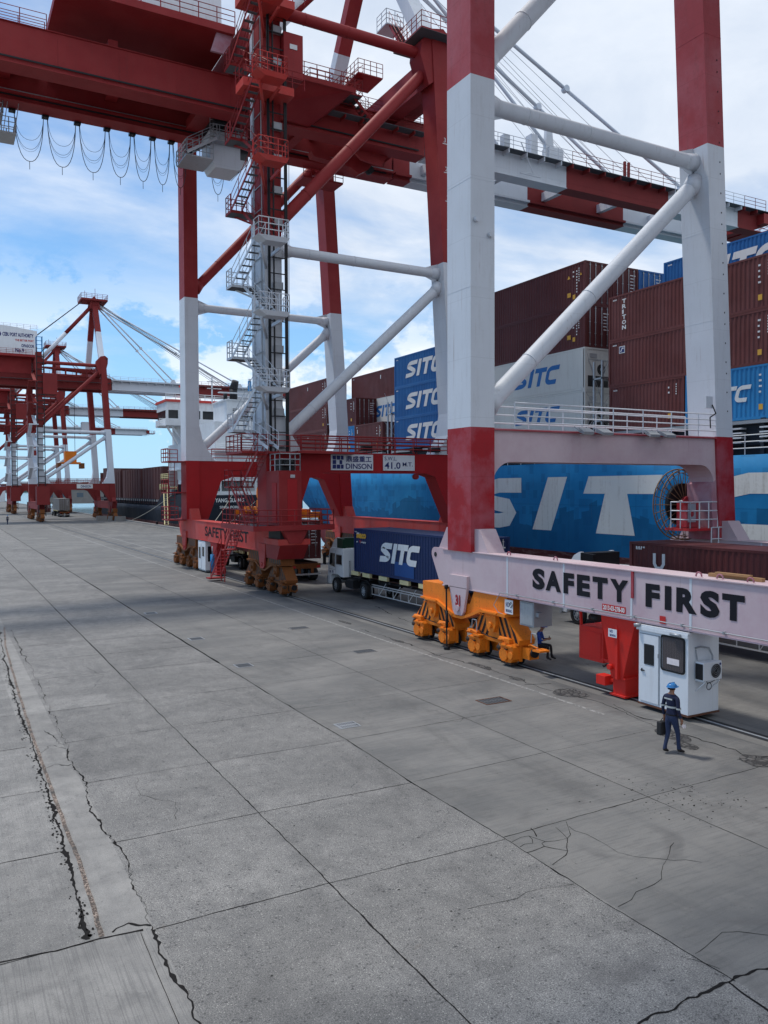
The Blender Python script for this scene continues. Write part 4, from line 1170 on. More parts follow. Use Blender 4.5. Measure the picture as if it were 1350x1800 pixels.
# ---------------------------------------------------------------- details of the middle crane
yb = 48.95
mb = MB().m('black_text')
add_text(mb, 'SAFETY FIRST', (18.485, 62.9-yb, 2.95), (0,-1,0), (0,0,1), width=10.2, height=.78, bold=.02)
mb.build('lettering', CB)
mb = MB().m('white_clean').box(22.95, 26.1, 49.0-yb-.06, 49.0-yb+.02, 7.86, 8.92)
mb.m('navy_text')
z0 = 7.94; cell = .27
for i in range(3):
    for j in range(3):
        if (i, j) in ((1, 1),): continue
        x = 23.05+i*(cell+.035); z = z0+.02+j*(cell+.03)
        if i == 2 and j == 1: x -= .10
        mb.box(x, x+(.26 if i < 2 else .2), -.022, -.012, z, z+cell)
add_text(mb, 'DINSON', (24.02, -.022, 7.95), (1,0,0), (0,0,1), width=1.98, height=.36, bold=.02)
add_text(mb, '鼎盛重工', (24.05, -.022, 8.40), (1,0,0), (0,0,1), width=1.92, height=.42, bold=.02)
mb.build('maker_board', CB)
mb = MB().m('white_clean').box(26.9, 29.4, 49.0-yb-.06, 49.0-yb+.02, 7.86, 8.92)
mb.m('navy_text')
add_text(mb, 'S.W.L.', (27.0, -.022, 8.56), (1,0,0), (0,0,1), width=.95, height=.26)
add_text(mb, '41.0', (27.0, -.022, 7.98), (1,0,0), (0,0,1), width=1.25, height=.46, bold=.02)
add_text(mb, 'M.T.', (28.42, -.022, 8.16), (1,0,0), (0,0,1), width=.82, height=.28, bold=.01)
mb.build('load_board', CB)
# zigzag stairs
Lz = [10.48, 15.2, 19.82, 24.57, 29.2, 33.9]
Rz = [12.7, 17.2, 21.6, 26.3, 31.2, 36.0]
sx = (1, 0, 0)
prevR = 9.1
for i, (zl_, zr_) in enumerate(zip(Lz, Rz)):
    mt = 'white' if zl_ < 22 else 'red'; tm = 'grating'
    fl = MB().m(mt); stair(fl, (17.98, 46.6-yb, prevR), (17.98, 50.9-yb, zl_), sx, w=.68, tmat=tm); fl.build('stair_flight', CB)
    fl = MB().m(mt); stair(fl, (17.24, 50.9-yb, zl_), (17.24, 46.6-yb, zr_), sx, w=.68, tmat=tm); fl.build('stair_flight', CB)
    la = MB().m(mt).box(16.85, 18.38, 50.85-yb, 52.0-yb, zl_-.16, zl_); la.m('grating').box(16.9, 18.3, 50.9-yb, 51.95-yb, zl_-.17, zl_-.16).m(mt)
    rail(la, [(18.3,51.95-yb,zl_),(16.88,51.95-yb,zl_),(16.88,51.0-yb,zl_)], step=.6, r=.028)
    la.beam((18.45, 50.5-yb, zl_-.9), (17.4, 51.7-yb, zl_-.16), .1, .12)
    la.build('stair_landing', CB)
    mt = 'white' if zr_ < 22.5 else 'red_coral'
    la = MB().m(mt).hexa([(17.3,45.7-yb,zr_-.28),(18.6,45.7-yb,zr_-.28),(18.6,46.7-yb,zr_-.28),(17.3,46.7-yb,zr_-.28),(16.75,45.6-yb,zr_),(18.75,45.6-yb,zr_),(18.75,46.7-yb,zr_),(16.75,46.7-yb,zr_)])
    rail(la, [(16.8,46.5-yb,zr_),(16.8,45.65-yb,zr_),(18.7,45.65-yb,zr_),(18.7,46.6-yb,zr_)], step=.6, r=.028)
    la.tube((17.2,46.4-yb,zr_-.28), (18.5,49.0-yb,zr_-1.0), .09, n=8)
    la.beam((18.6,46.7-yb,zr_-.3), (18.7,49.0-yb,zr_-.3), .12, .2)
    la.build('stair_landing', CB)
    prevR = zr_
# lift mast: pale guide column beside the leg, dark cable ladder on its face
mb = MB().m('white').box(18.42, 18.95, 1.66, 2.5, 9.05, 38)
mb.m('white').box(18.33, 18.38, .55, 1.55, 9.05, 23).m('red').box(18.33, 18.38, .55, 1.55, 23, 38.5)
mb.m('grey_steel')
for k in range(20):
    mb.box(18.26, 18.30, .05, 1.6, 9.3+k*1.5, 9.36+k*1.5)
for y in (.08, 1.5): mb.box(18.24, 18.29, y, y+.07, 9.05, 38.5)
mb.build('lift_guide', CB)
mb = MB().m('dark')
for x in (18.5, 18.85, 19.62): mb.box(x, x+.07, -.42, -.30, 8.9, 39)
for k in range(30):
    mb.box(18.5, 19.7, -.40, -.34, 9.2+k*1.0, 9.26+k*1.0)
    if k % 2 == 0:
        mb.m('grey_steel').box(18.95, 19.55, -.25, -.002, 9.3+k*1.0, 9.75+k*1.0); mb.m('dark')
mb.m('black').box(19.72, 19.82, -.38, -.12, 8.9, 39); mb.box(18.56, 18.62, -.50, -.44, 8.9, 39)
mb.build('cable_ladder', CB)
# red equipment house at the foot of the leg
mb = MB().m('red').box(18.35, 19.85, -2.3, -.12, 4.35, 7.75)
mb.m('red_deep').box(18.9, 19.55, -2.33, -2.30, 4.6, 7.2); mb.box(18.31, 18.35, -1.9, -1.2, 4.5, 7.0)
mb.m('alu').box(19.1, 19.4, -2.34, -2.30, 7.3, 7.5)
mb.build('equipment_house', CB, bevel=.02)
mb = MB().m('grating').box(16.4, 21.6, -3.2, .6, 4.22, 4.30)
mb.m('red').box(16.35, 21.65, -3.25, -3.2, 4.10, 4.42).box(16.35, 16.4, -3.2, 3.0, 4.10, 4.42).box(21.6, 21.65, -3.2, .6, 4.1, 4.42)
mb.m('grating').box(16.4, 18.3, .6, 3.0, 4.22, 4.30); mb.m('red')
rail(mb, [(16.4,2.8,4.3),(16.4,-3.2,4.3),(21.6,-3.2,4.3),(21.6,.5,4.3)], step=.9, mids=2, r=.028)
mb.prism([(18.3,4.1),(19.9,4.1),(19.5,3.3),(18.7,3.3)], 'y', -3.1, -1.0)
mb.build('house_gallery', CB)
mb = MB().m('dark').box(18.3, 19.7, -2.6, -.6, 3.55, 4.1)
mb.m('red_coral').hexa([(18.0,-3.0,3.2),(20.1,-3.0,3.2),(20.1,-.58,3.2),(18.0,-.58,3.2),(18.0,-3.0,3.55),(20.1,-3.0,3.55),(20.1,-.58,3.55),(18.0,-.58,3.55)])
mb.m('red').hexa([(18.15,-2.4,2.3),(19.9,-2.4,2.3),(19.9,-.6,2.3),(18.15,-.6,2.3),(18.1,-3.0,3.2),(20.0,-3.0,3.2),(20.0,-.6,3.2),(18.1,-.6,3.2)])
mb.build('jack_bracket', CB)
mb = MB().m('galv'); rail(mb, [(18.45,-.6,7.75),(18.45,-2.2,7.75),(19.8,-2.2,7.75),(19.8,-.6,7.75)], step=.7, r=.03, mids=2)
mb.m('black').box(18.7, 19.55, -1.9, -.7, 7.76, 8.5); mb.tube((18.8,-1.95,8.2),(19.4,-1.95,8.2),.2,n=10)
mb.build('lift_winch', CB)
# access stairs from the ground
def sf(p, q, w=.7):
    fl = MB().m('red'); stair(fl, (p[0], p[1]-yb, p[2]), (q[0], q[1]-yb, q[2]), sx, w=w, tmat='red_deep'); fl.build('stair_flight', CB)
sf((17.5, 57.0, .25), (17.5, 54.4, 2.5)); sf((17.5, 53.7, 2.5), (17.5, 51.9, 4.3))
sf((17.0, 47.6, 4.3), (17.0, 50.7, 6.8)); sf((17.7, 50.7, 6.8), (17.7, 47.6, 9.0)); 
mb = MB().m('red').box(17.1, 18.0, 53.6-yb, 54.5-yb, 2.42, 2.5).box(16.5, 18.2, 50.7-yb, 51.6-yb, 6.7, 6.8).box(17.0, 18.1, 56.9-yb, 57.7-yb, .17, .25)
mb.box(16.6, 20.6, 50.6-yb-2.2, 51.5-yb, 8.85, 9.0)
rail(mb, [(18.1,51.55-yb,6.8),(16.5,51.55-yb,6.8),(16.5,50.8-yb,6.8)], step=.6, r=.028)
rail(mb, [(18.6,51.5-yb,9.0),(16.6,51.5-yb,9.0),(16.6,48.4-yb,9.0),(20.6,48.4-yb,9.0)], step=.8, r=.028, mids=2)
for y in (53.6, 54.4): mb.beam((17.1,y-yb,2.5),(17.1,y-yb,.3),.06,.06)
mb.line([(16.55,50.8-yb,6.7),(16.55,50.8-yb,4.3)], .04)
mb.build('stair_landing', CB)
# gallery on the far landside leg, down-pipe ladders with switch boxes
mb = MB().m('red')
for z in (9.0, 6.4, 4.1):
    mb.box(16.9, 18.4, 19.0, 21.3, z-.1, z); rail(mb, [(18.3,21.3,z),(16.9,21.3,z),(16.9,19.0,z)], step=.7, r=.03, mids=2)
for z in (4.1, 6.4): 
    for xx in (17.2, 17.7): mb.line([(xx, 20.0, z), (xx, 20.0, z+2.6)], .03)
    for k in range(8): mb.line([(17.2, 20.0, z+.3*k), (17.7, 20.0, z+.3*k)], .02)
mb.m('galv').box(17.3, 18.0, 20.2, 20.5, 6.9, 8.2)
mb.build('leg_gallery', CB)
# hanging lugs under the portal knees
mb = MB().m('red')
for x in (20.6, 29.6): mb.tube((x, .35, 7.45), (x, .05, 7.45), .2, n=12)
mb.build('portal_lug', CB)
# white sling hut below the sill
bh = thing('gantry_booth', 'small white booth under the coral SAFETY FIRST beam of the middle crane', 'booth', (18.5, 62.9, 0))
mb = MB().m('white_clean').box(0, 1.3, 0, 2.0, .22, 2.5); mb.m('grey_steel').box(.03,1.27,.03,1.97,.12,.22); mb.build('body', bh, bevel=.02)
mb = MB().m('white_clean').box(-.03, 0, 1.05, 1.8, .3, 2.3); d_ = mb.build('door', bh)
mb = MB().m('glass').box(-.05, -.03, 1.2, 1.65, 1.1, 2.0); mb.build('window', d_)
mb = MB().m('glass').box(-.02, -.002, .3, .8, 1.3, 2.05); mb.build('window', bh)
mb = MB().m('glass').box(.2, 1.1, -.015, -.002, .9, 2.1); mb.build('window', bh)
mb = MB().m('red_deep')
mb.box(18.6, 19.3, 60.2-yb, 61.4-yb, .15, .6); mb.hexa([(18.7,60.5-yb,.6),(19.3,60.5-yb,.6),(19.3,61.2-yb,.6),(18.7,61.2-yb,.6),(18.5,59.9-yb,2.6),(19.4,59.9-yb,2.6),(19.4,61.6-yb,2.6),(18.5,61.6-yb,2.6)])
mb.build('tie_down_post', CB)
mb = MB().m('sky_cont').tube((18.2,60.0-yb,.4),(18.2,60.0-yb,1.7),.16,n=12); mb.m('galv').tube((18.2,60.0-yb,1.7),(18.2,60.0-yb,2.3),.05,n=8)
mb.build('grease_cylinder', CB)
# festoon cables on the far girder
fx = [5.05, 7.2, 9.35, 11.4, 13.2, 14.7, 16.1, 17.4, 19.0, 20.4]
for i, (a, b) in enumerate(zip(fx, fx[1:])):
    if i in (7,): continue
    mb = MB().m('black')
    for d_, off, r_ in ((3.35, 0, .024), (2.45, .12, .013), (1.9, -.1, .013), (2.65, .05, .009)):
        hw = (b-a)/2-.12; cx = (a+b)/2
        pts = [(cx+hw*math.cos(math.pi*(1-k/14))*(1-.10*math.sin(math.pi*k/14)), 13.65+off, 33.05-d_*(1-abs(1-2*k/14)**2.3)) for k in range(15)]
        mb.line(pts, r_, n=5)
        if d_ > 3: mb.line([pts[7], (pts[7][0], pts[7][1], pts[7][2]-.55)], .02)
    mb.box(a-.22, a+.22, 13.45, 13.95, 32.95, 33.15)
    mb.build('festoon_cable', CB)
# operator cabin hanging from the trolley
cb = MB().m('white').prism([(18.0,31.0),(18.4,30.35),(20.2,30.35),(20.9,31.1),(20.9,33.0),(18.0,33.0)], 'y', 10.0, 12.2)
cb.m('glass').box(20.3, 20.92, 9.98, 12.22, 31.2, 32.3); cb.prism([(20.25,30.33),(20.9,31.05),(20.93,31.03),(20.28,30.31)], 'y', 10.1, 12.1)
cbo = cb.build('operator_cabin', CB, bevel=.03)
mb = MB().m('galv')
stair(mb, (16.0, 9.3, 30.6), (18.2, 9.3, 32.0), (0,1,0), w=.8, tmat='grating')
mb.box(16.0, 18.0, 9.2, 11.8, 30.5, 30.58); rail(mb, [(18,9.2,30.58),(16,9.2,30.58),(16,11.8,30.58),(18,11.8,30.58)], step=.5, r=.03)
mb.box(18.0, 20.4, 9.2, 10.0, 32.0, 32.08); rail(mb, [(18,9.2,32.08),(20.4,9.2,32.08)], step=.5, r=.03)
for k in range(10): mb.line([(17.8, 9.3, 32.2+k*.3),(18.3, 9.3, 32.2+k*.3)], .03)
mb.line([(17.8,9.3,32),(17.8,9.3,35.2)], .03); mb.line([(18.3,9.3,32),(18.3,9.3,35.2)], .03)
mb.m('red_patchy').tube((17.9,9.6,35.0),(17.9,9.6,35.8),.5,n=14)
mb.build('cabin_stairs', CB)
mb = MB().m('red').box(16.8, 24.5, 8.4, 12.2, 33.55, 34.2); mb.m('dark').box(18, 19, 9, 11.6, 33.2, 33.55).box(21.5, 23, 9, 11.6, 33.2, 33.55)
mb.m('grey_steel').box(18.2, 20.6, 10.4, 11.8, 33.0, 33.2)
mb.build('trolley', CB)
mb = MB().m('galv').box(1.5, 5.2, 12.6, 14.6, 31.0, 31.1).box(1.5, 4.4, 12.6, 14.6, 32.2, 32.28)
for z in (31.1, 32.28): rail(mb, [(1.5,12.6,z),(5.2 if z < 32 else 4.4,12.6,z),(5.2 if z < 32 else 4.4,14.6,z),(1.5,14.6,z)], step=.45, r=.03, h=1.0)
for k in range(6): mb.beam((1.6+k*.7,12.6,31.05),(1.9+k*.7,12.6,33.2),.05,.05)
mb.build('maintenance_platform', CB)
# cable trays, lamps and slatted gratings between the girders
for k in range(7):
    x = -1.0+k*2.7
    mb = MB().m('grating').box(x, x+2.2, 11.0, 12.2, 35.2, 35.26).m('red')
    for q in range(5): mb.box(x+q*.5, x+q*.5+.06, 8.4, 12.2, 35.26, 35.4)
    if k % 2: mb.m('galv').box(x+.5, x+.65, 11.0, 11.5, 34.7, 35.2)
    mb.build('grating_panel', CB)
mb = MB().m('dark')
for yy in (6.92, 12.22): mb.box(-11, 34, yy-.06, yy, 33.4, 33.5)
mb.build('cable_tray', CB)
# galleries round the top of the stair leg and above the girders
mb = MB().m('grating').box(19.8, 26.5, 3.4, 6.9, 34.9, 35.0)
mb.m('red').box(19.7, 26.6, 3.3, 3.42, 34.75, 35.1).hexa([(19.8,5.6,33.3),(24.5,6.9,33.3),(24.5,6.95,33.3),(19.8,6.9,33.3),(19.8,3.4,34.9),(26.5,3.4,34.9),(26.5,6.95,34.9),(19.8,6.95,34.9)])
rail(mb, [(19.8,3.4,35),(26.5,3.4,35),(26.5,6.9,35)], step=.9, r=.028)
mb.m('red_coral').box(16.6, 19.9, -1.6, .0, 36.2, 36.7).box(16.6, 19.9, -1.4, .0, 31.0, 31.5)
mb.m('red'); rail(mb, [(16.6,-1.5,36.7),(20.6,-1.5,36.7)], step=.8, r=.028); rail(mb, [(16.6,0,31.5),(16.6,-1.4,31.5),(20.6,-1.4,31.5)], step=.8, r=.028)
mb.box(19.6, 20.9, -.5, 1.8, 32.6, 35.4); mb.m('alu').box(20.0, 20.5, -.53, -.5, 34.4, 34.7)
mb.build('leg_gallery', CB)
mb = MB().m('red')
for xx, zz in ((24.8, 35.7), (27.2, 35.7)):
    mb.box(xx-.9, xx+.9, 5.2, 6.9, zz-.1, zz); mb.m('grating').box(xx-.85, xx+.85, 5.25, 6.85, zz-.12, zz-.1).m('red')
    rail(mb, [(xx-.9,6.8,zz),(xx-.9,5.2,zz),(xx+.9,5.2,zz),(xx+.9,6.8,zz)], step=.6, r=.028)
stair(mb, (27.6, 6.0, 35.7), (29.6, 6.0, 33.9), (0,1,0), w=.7)
stair(mb, (26.5, 9.5, 35.8), (30.2, 9.5, 39.2), (0,1,0), w=.8)
mb.box(29.4, 31.6, 8.4, 11.0, 39.1, 39.2); rail(mb, [(29.4,11,39.2),(29.4,8.4,39.2),(31.6,8.4,39.2)], step=.6, r=.028)
stair(mb, (30.3, 2.4, 38.2), (31.2, 6.0, 42.0), (1,0,0), w=.7)
mb.m('white').box(30.5, 32.0, 5.8, 7.4, 41.9, 42.0); rail(mb, [(30.5,7.3,42),(30.5,5.8,42),(32,5.8,42)], step=.6, r=.03)
mb.m('red').box(29.5, 32.6, -.9, 3.0, 38.1, 38.2); mb.m('grating').box(29.5, 32.6, -.9, 3.0, 38.08, 38.1); mb.m('red'); rail(mb, [(29.5,3.0,38.2),(29.5,-.9,38.2),(32.6,-.9,38.2)], step=.7, r=.028)
mb.box(31.0, 34.2, 3.2, 8.4, 36.2, 37.0)
mb.build('mast_gallery', CB)
mb = MB().m('red')   # curved ribs between the girders and the hooked bracket under them
mb.prism([(28.6,33.2),(29.6,32.4),(31.4,32.2),(32.0,33.2)], 'y', 8.3, 8.5)
mb.box(24.2, 24.9, 8.25, 12.3, 33.3, 33.9); mb.box(30.5, 31.3, 8.25, 12.3, 32.9, 33.6)
mb.prism([(26.2,32.55),(26.0,32.95),(28.0,32.7),(29.6,33.15),(31.6,33.15),(31.0,32.4),(30.2,31.9),(29.4,32.3),(28.0,32.45)], 'y', 9.8, 10.6)
mb.m('dark').tube((31.3,9.9,32.5),(31.3,10.4,32.5),.3,n=10)
mb.m('red').box(26.8, 30.4, 13.2, 15.2, 32.2, 32.35); rail(mb, [(26.8,13.2,32.35),(30.4,13.2,32.35)], step=.8, r=.028)
mb.build('landing_bracket', CB)
# ladders and boxes on the boom, white bracket
mb = MB().m('white')
mb.line([(44.0,6.6,36.0),(45.0,6.2,33.4),(43.6,6.2,33.2),(45.8,6.2,33.2)], .05)
mb.build('boom_bracket', CB)
MB().m('white').box(42.0, 42.6, 6.3, 6.9, 35.2, 36.2).build('boom_box', CB)
mb = MB().m('white'); mb.box(45.6, 46.3, 7.2, 8.0, 35.6, 37.3); mb.box(47.6,49.2,7.2,8.2,35.6,36.6); mb.prism([(47.3,35.6),(47.6,39.2),(47.95,39.2),(48.4,35.6)], 'y', 7.4, 7.8)
mb.build('stay_lug', CB)
for xx in (56.6, 57.1): MB().m('red_far').box(xx, xx+.2, 7.2, 7.4, 35.5, 37.0).build('boom_post', CB)
# railings running high over the portal of the middle crane, with hanging gear
mb = MB().m('red')
rail(mb, [(20.6,-.35,9.05),(31.9,-.35,9.05)], step=1.4, r=.03, mids=3); mb.box(20.2, 24.5, -.9, .1, 8.9, 9.05)
mb.m('black')
for x in (25.3, 29.3, 30.8): mb.box(x, x+.7, -.1, .5, 9.2, 9.5)
mb.m('galv').box(25.2, 26.1, .2, .7, 9.25, 9.75)
mb.build('portal_walkway', CB)

# ---------------------------------------------------------------- lettering on the far machinery house
mb = MB().m('navy_text')
zf = HC['hp']+.2
add_text(mb, 'CEBU PORT AUTHORITY', (12.6, 5.77, zf+3.5), (1,0,0), (0,0,1), width=6.0, height=.80, bold=.03)
add_text(mb, 'OPASCOR', (16.2, 5.77, zf+1.4), (1,0,0), (0,0,1), width=2.5, height=.65, bold=.03)
add_text(mb, 'No.9', (15.0, 5.77, zf+.25), (1,0,0), (0,0,1), width=1.7, height=.90, bold=.04)
mb.tube((11.8,5.77,zf+3.85),(11.8,5.74,zf+3.85),.55,n=20)
mb.m('light_red'); add_text(mb, 'THE BETTER PORT', (15.0, 5.77, zf+2.6), (1,0,0), (0,0,1), width=3.6, height=.42, bold=.03)
mb.build('lettering', hsC)
for CR, yk in ((CC, 182), (CD, 248)):
    mb = MB().m('dark')
    for x in (18.4, 19.75): mb.box(x, x+.14, -.5, -.2, 1.2, HC['zl']+1.5)
    for k in range(26): mb.box(18.5, 19.85, -.45, -.3, 1.6+k*1.3, 1.75+k*1.3)
    mb.build('cable_ladder', CR)
    mb = MB().m('white_far')
    for i in range(5):
        z = 9+i*4.4
        mt = 'white_far' if z < 19 else 'red_far'
        mb.m(mt); mb.box(16.6, 18.4, -3.2, -2.4, z+2.1, z+2.3); mb.box(16.6, 18.4, 2.4, 3.3, z, z+.2)
        mb.beam((17.0,2.4,z),(17.0,-2.4,z+2.2),.6,.2); mb.beam((17.9,-2.4,z+2.2),(17.9,2.4,z+4.4),.6,.2)
    mb.build('stair_tower', CR)
    mb = MB().m('red_far').box(17.9, 20.4, -2.6, -.1, 3.6, 7.4).box(19.6, 22.4, -.6, 3.0, 26.5, 30.8)
    mb.m('galv').box(20.0,21.2,-1.0,1.0,HC['zl']+1.0,HC['zl']+2.6) if False else None
    mb.m('sky_cont')
    for x in (18.5, 19.6): 
        for y in (0, 1.3): mb.box(x, x+.12, y, y+.12, HC['zl']+.6, HC['zl']+3.8)
    for k in range(4): mb.box(18.5, 19.72, 0, .1, HC['zl']+1.2+k*.8, HC['zl']+1.3+k*.8)
    mb.m('red_far')
    for k in range(5):
        mb.beam((20, 7.6, HC['zg']+4.2), (33, 7.6+k*1.2, HC['zg']+3.2+k*.3), .35, .35)
    mb.box(20, 33.5, 6.8, 7.2, HC['zg']+3.9, HC['zg']+4.3)
    for k in range(6): mb.box(20.5+k*2.2, 20.8+k*2.2, 6.8, 7.2, HC['zg']+2.4, HC['zg']+3.9)
    mb.build('girder_house', CR)
mb = MB().m('logo_white').box(26.0, 29.2, -.06, .08, 6.95, 7.85); mb.m('navy_text'); add_text(mb, 'DINSON', (26.8,-.07,7.1),(1,0,0),(0,0,1), width=2.1, height=.55, bold=.02)
mb.build('maker_board', CC)
mb = MB().m('orange').box(24.2, 28.2, 9, 12, 12.4, 12.8).box(25.0, 27.4, 9.4, 11.6, 12.8, 15.2); mb.m('yellow_old').box(23.4,24.2,9,12,11.4,12.6).box(28.2,29,9,12,11.4,12.6)
mb.m('dark')
for x in (25.2, 27.2): mb.tube((x,10.3,15.2),(x,10.3,27.5),.05,n=4)
mb.build('spreader', CC)
mb = MB().m('white_far').box(38.5, 41.5, 9, 12, 23.5, 27.0); mb.m('glass_blue').box(41.5, 41.6, 9.2, 11.8, 24, 26.5)
mb.build('operator_cabin', CD)
# ---------------------------------------------------------------- shipping containers
_cm = {}
def cont_mesh(L, H, kind):
    key = (L, H, kind)
    if key in _cm: return _cm[key]
    Wd = 2.44
    parts = {}
    mb = MB().m('brown_cont')
    # corrugated long sides
    def corr(xo, sgn):
        ys = .08; pitch = .28 if kind != 'reefer' else 2.0; d = .036 if kind != 'reefer' else .006
        if kind == 'reefer':
            mb.box(min(xo, xo-sgn*.02), max(xo, xo-sgn*.02), .08, L-.08, .17, H-.12); return
        y = ys; prof = []
        n = round((L-.16)/pitch); p = (L-.16)/n
        for i in range(n):
            y = ys+i*p
            prof += [(0, y), (0, y+.08*p/.28), (1, y+.14*p/.28), (1, y+.22*p/.28)]
        prof.append((0, L-.08))
        k = len(mb.v)
        for q, yy in prof:
            x = xo-sgn*(.008+q*d)
            mb.v += [(x, yy, .15), (x, yy, H-.10)]
        for i in range(len(prof)-1): mb.face([k+2*i, k+2*i+2, k+2*i+3, k+2*i+1])
    corr(0, -1); corr(Wd, 1)
    # roof and ends
    mb.box(.02, Wd-.02, .02, L-.02, H-.03, H-.015)
    if kind == 'reefer': mb.box(.03, Wd-.03, L-.05, L-.02, .12, H-.1)
    else:
        k = len(mb.v); n = 9
        mb.box(.1, Wd-.1, L-.05, L-.03, .12, H-.1)
    mb.poly([(.02,.02,.12),(Wd-.02,.02,.12),(Wd-.02,L-.02,.12),(.02,L-.02,.12)])
    parts['body'] = mb
    fr = MB().m('brown_cont')
    for x in (0, Wd-.15):
        for y in (0, L-.15): fr.box(x, x+.15, y, y+.15, 0, H)
        fr.box(x if x == 0 else Wd-.06, .06 if x == 0 else Wd, .15, L-.15, H-.11, H-.004)
        fr.box(x if x == 0 else Wd-.10, .10 if x == 0 else Wd, .15, L-.15, .01, .16)
    for y in (0, L-.1):
        fr.box(.15, Wd-.15, y, y+.1, H-.12, H-.004); fr.box(.15, Wd-.15, y, y+.1, .01, .15)
    fr.m('dark')
    for x in (-.003, Wd-.147+.0):
        for y in (.03, L-.12):
            for z in (.03, H-.09): fr.box(x, x+.15, y, y+.09, z, z+.06) if False else None
    parts['frame'] = fr
    if kind == 'reefer':
        d = MB().m('reefer').box(.16, Wd-.16, .03, .05, .15, H-.13)
        d.m('dark').box(.3, Wd-.3, .02, .03, .25, 1.0).tube((1.5,.03,1.45),(1.5,.0,1.45),.36,n=18)
        d.m('galv').tube((1.5,.0,1.45),(1.5,-.012,1.45),.12,n=12)
        d.beam((.35,.005,2.0),(.9,.005,1.1),.05,.05); d.beam((2.1,.005,2.0),(1.55,.005,1.1),.05,.05)
        d.box(.3, Wd-.3, .005, .02, 2.05, 2.12).box(.45, 1.1, .0, .02, 2.2, 2.5)
        parts['cooling_unit'] = d
    else:
        for nm, xa, xb in (('d0', .16, 1.215), ('d1', 1.225, Wd-.16)):
            d = MB().m('brown_cont').box(xa, xb, .035, .06, .16, H-.13)
            for k in range(3):
                z = .35+k*(H-.7)/3; d.box(xa+.08, xb-.08, .025, .035, z+.02, z+(H-.7)/3-.1)
            d.m('galv')
            for q in (.28, .76):
                x = xa+(xb-xa)*q
                d.tube((x,.0,.1),(x,.0,H-.1),.024,n=6)
                for z in (.2, .95, 1.7, H-.25): d.box(x-.06, x+.06, -.012, .026, z, z+.05)
            d.m('logo_white')
            if nm == 'd1':
                for k in range(6):
                    d.box(xa+.45+(k%2)*.03, xb-.1-(k*37%5)*.05, .018, .024, H-.55-k*.22, H-.49-k*.22)
            parts[nm] = d
    _cm[key] = {}
    for nm, p in parts.items():
        o = p.build('tmp'); me = o.data; me.name = 'container_'+nm; bpy.data.objects.remove(o)
        _cm[key][nm] = (me, list(p.mats))
    return _cm[key]
def container(label, loc, mat, L=12.19, H=2.9, kind='dry', group=None, logo=None):
    r = thing('shipping_container', label, 'container', loc, group)
    for nm, (me, mats) in cont_mesh(L, H, kind).items():
        o = bpy.data.objects.new({'d0':'door','d1':'door'}.get(nm, nm), me); COL.objects.link(o); o.parent = r
        for i, mn in enumerate(mats):
            if mn in ('brown_cont', 'reefer'):
                o.material_slots[i].link = 'OBJECT'; o.material_slots[i].material = MATS[mat]
    if logo: logo(r)
    if kind == 'dry' and loc[1] < 100:      # codes at the ends of the side
        q = random.Random(int(loc[1]*7+loc[2]*13+loc[0])); mb = MB().m('logo_white')
        for k in range(q.randint(5, 9)): mb.box(-.009, -.004, .55, .62, H-.45-k*.14, H-.37-k*.14)
        for k in range(q.randint(2, 4)): mb.box(-.009, -.004, 1.0+q.random()*.1, 1.2, H-.6-k*.3, H-.5-k*.3)
        for k in range(4): mb.box(-.009, -.004, L-.45-k*.09, L-.39-k*.09, H-.32, H-.24)
        mb.m('logo_yellow').prism([(.95,.5),(1.2,.5),(1.2,.8),(.95,.8)], 'x', -.009, -.004)
        if q.random() < .5: mb.prism([(.30,H-.9),(.50,H-.9),(.40,H-.72)], 'x', -.009, -.004)
        mb.build('code_markings', r)
    return r
def lg_sitc(mat, y_hi, w, zlo, h, shear=.30):
    def f(r):
        mb = MB().m(mat); sitc(mb, (-.006, y_hi, zlo), (0,-1,0), (0,0,1), w, h, shear=shear); mb.build('logo', r)
    return f
def lg_marks(r):
    mb = MB().m('logo_white')
    for k in range(8): mb.box(-.008, -.004, .75, .85, 2.3-k*.2, 2.4-k*.2)
    mb.box(-.008, -.004, 11.6, 11.75, 2.3, 2.5); mb.box(-.008,-.004,11.62,11.73,1.75,1.95)
    mb.m('logo_yellow').prism([(1.45,1.95),(1.75,1.95),(1.6,2.2)], 'x', -.008, -.004)
    mb.box(-.008, -.004, 1.4, 1.75, .7, 1.0)
    mb.build('markings', r)
def lg_short(r):
    mb = MB().m('logo_white')
    for k in range(4): mb.box(-.008, -.004, .4, .5, 2.3-k*.2, 2.4-k*.2)
    mb.box(-.008, -.004, 5.3, 5.45, 2.0, 2.4); mb.build('markings', r)
def lg_vert(word, y, ztop, h, w):
    def f(r):
        mb = MB().m('logo_white'); step = h/len(word)
        for i, ch in enumerate(word): add_text(mb, ch, (-.008, y, ztop-(i+1)*step+.02), (0,-1,0), (0,0,1), width=w*(.4 if ch == 'I' else 1), height=step*.8, bold=.04)
        mb.build('lettering', r); 
    return f
def lg_badge(r):
    mb = MB().m('logo_white').box(-.007, -.004, 10.75, 11.25, 2.05, 2.5)
    mb.m('navy_text'); mb.box(-.010, -.008, 10.8, 11.2, 2.1, 2.45)
    mb.m('logo_white').prism([(11.15,2.15),(11.0,2.40),(10.85,2.40),(10.85,2.32),(10.98,2.32),(11.05,2.15)], 'x', -.013, -.011)
    mb.build('badge', r)
XS = 38.5; ZB = 10.35; HC_ = 2.9
G = 'containers stacked on the deck of the blue ship'
def C(label, row, y0, tier, mat, **k):
    z = ZB+HC_*tier+k.pop('dz', 0)
    return container(label, (XS+row*2.5, y0, z), mat, group=G, **k)
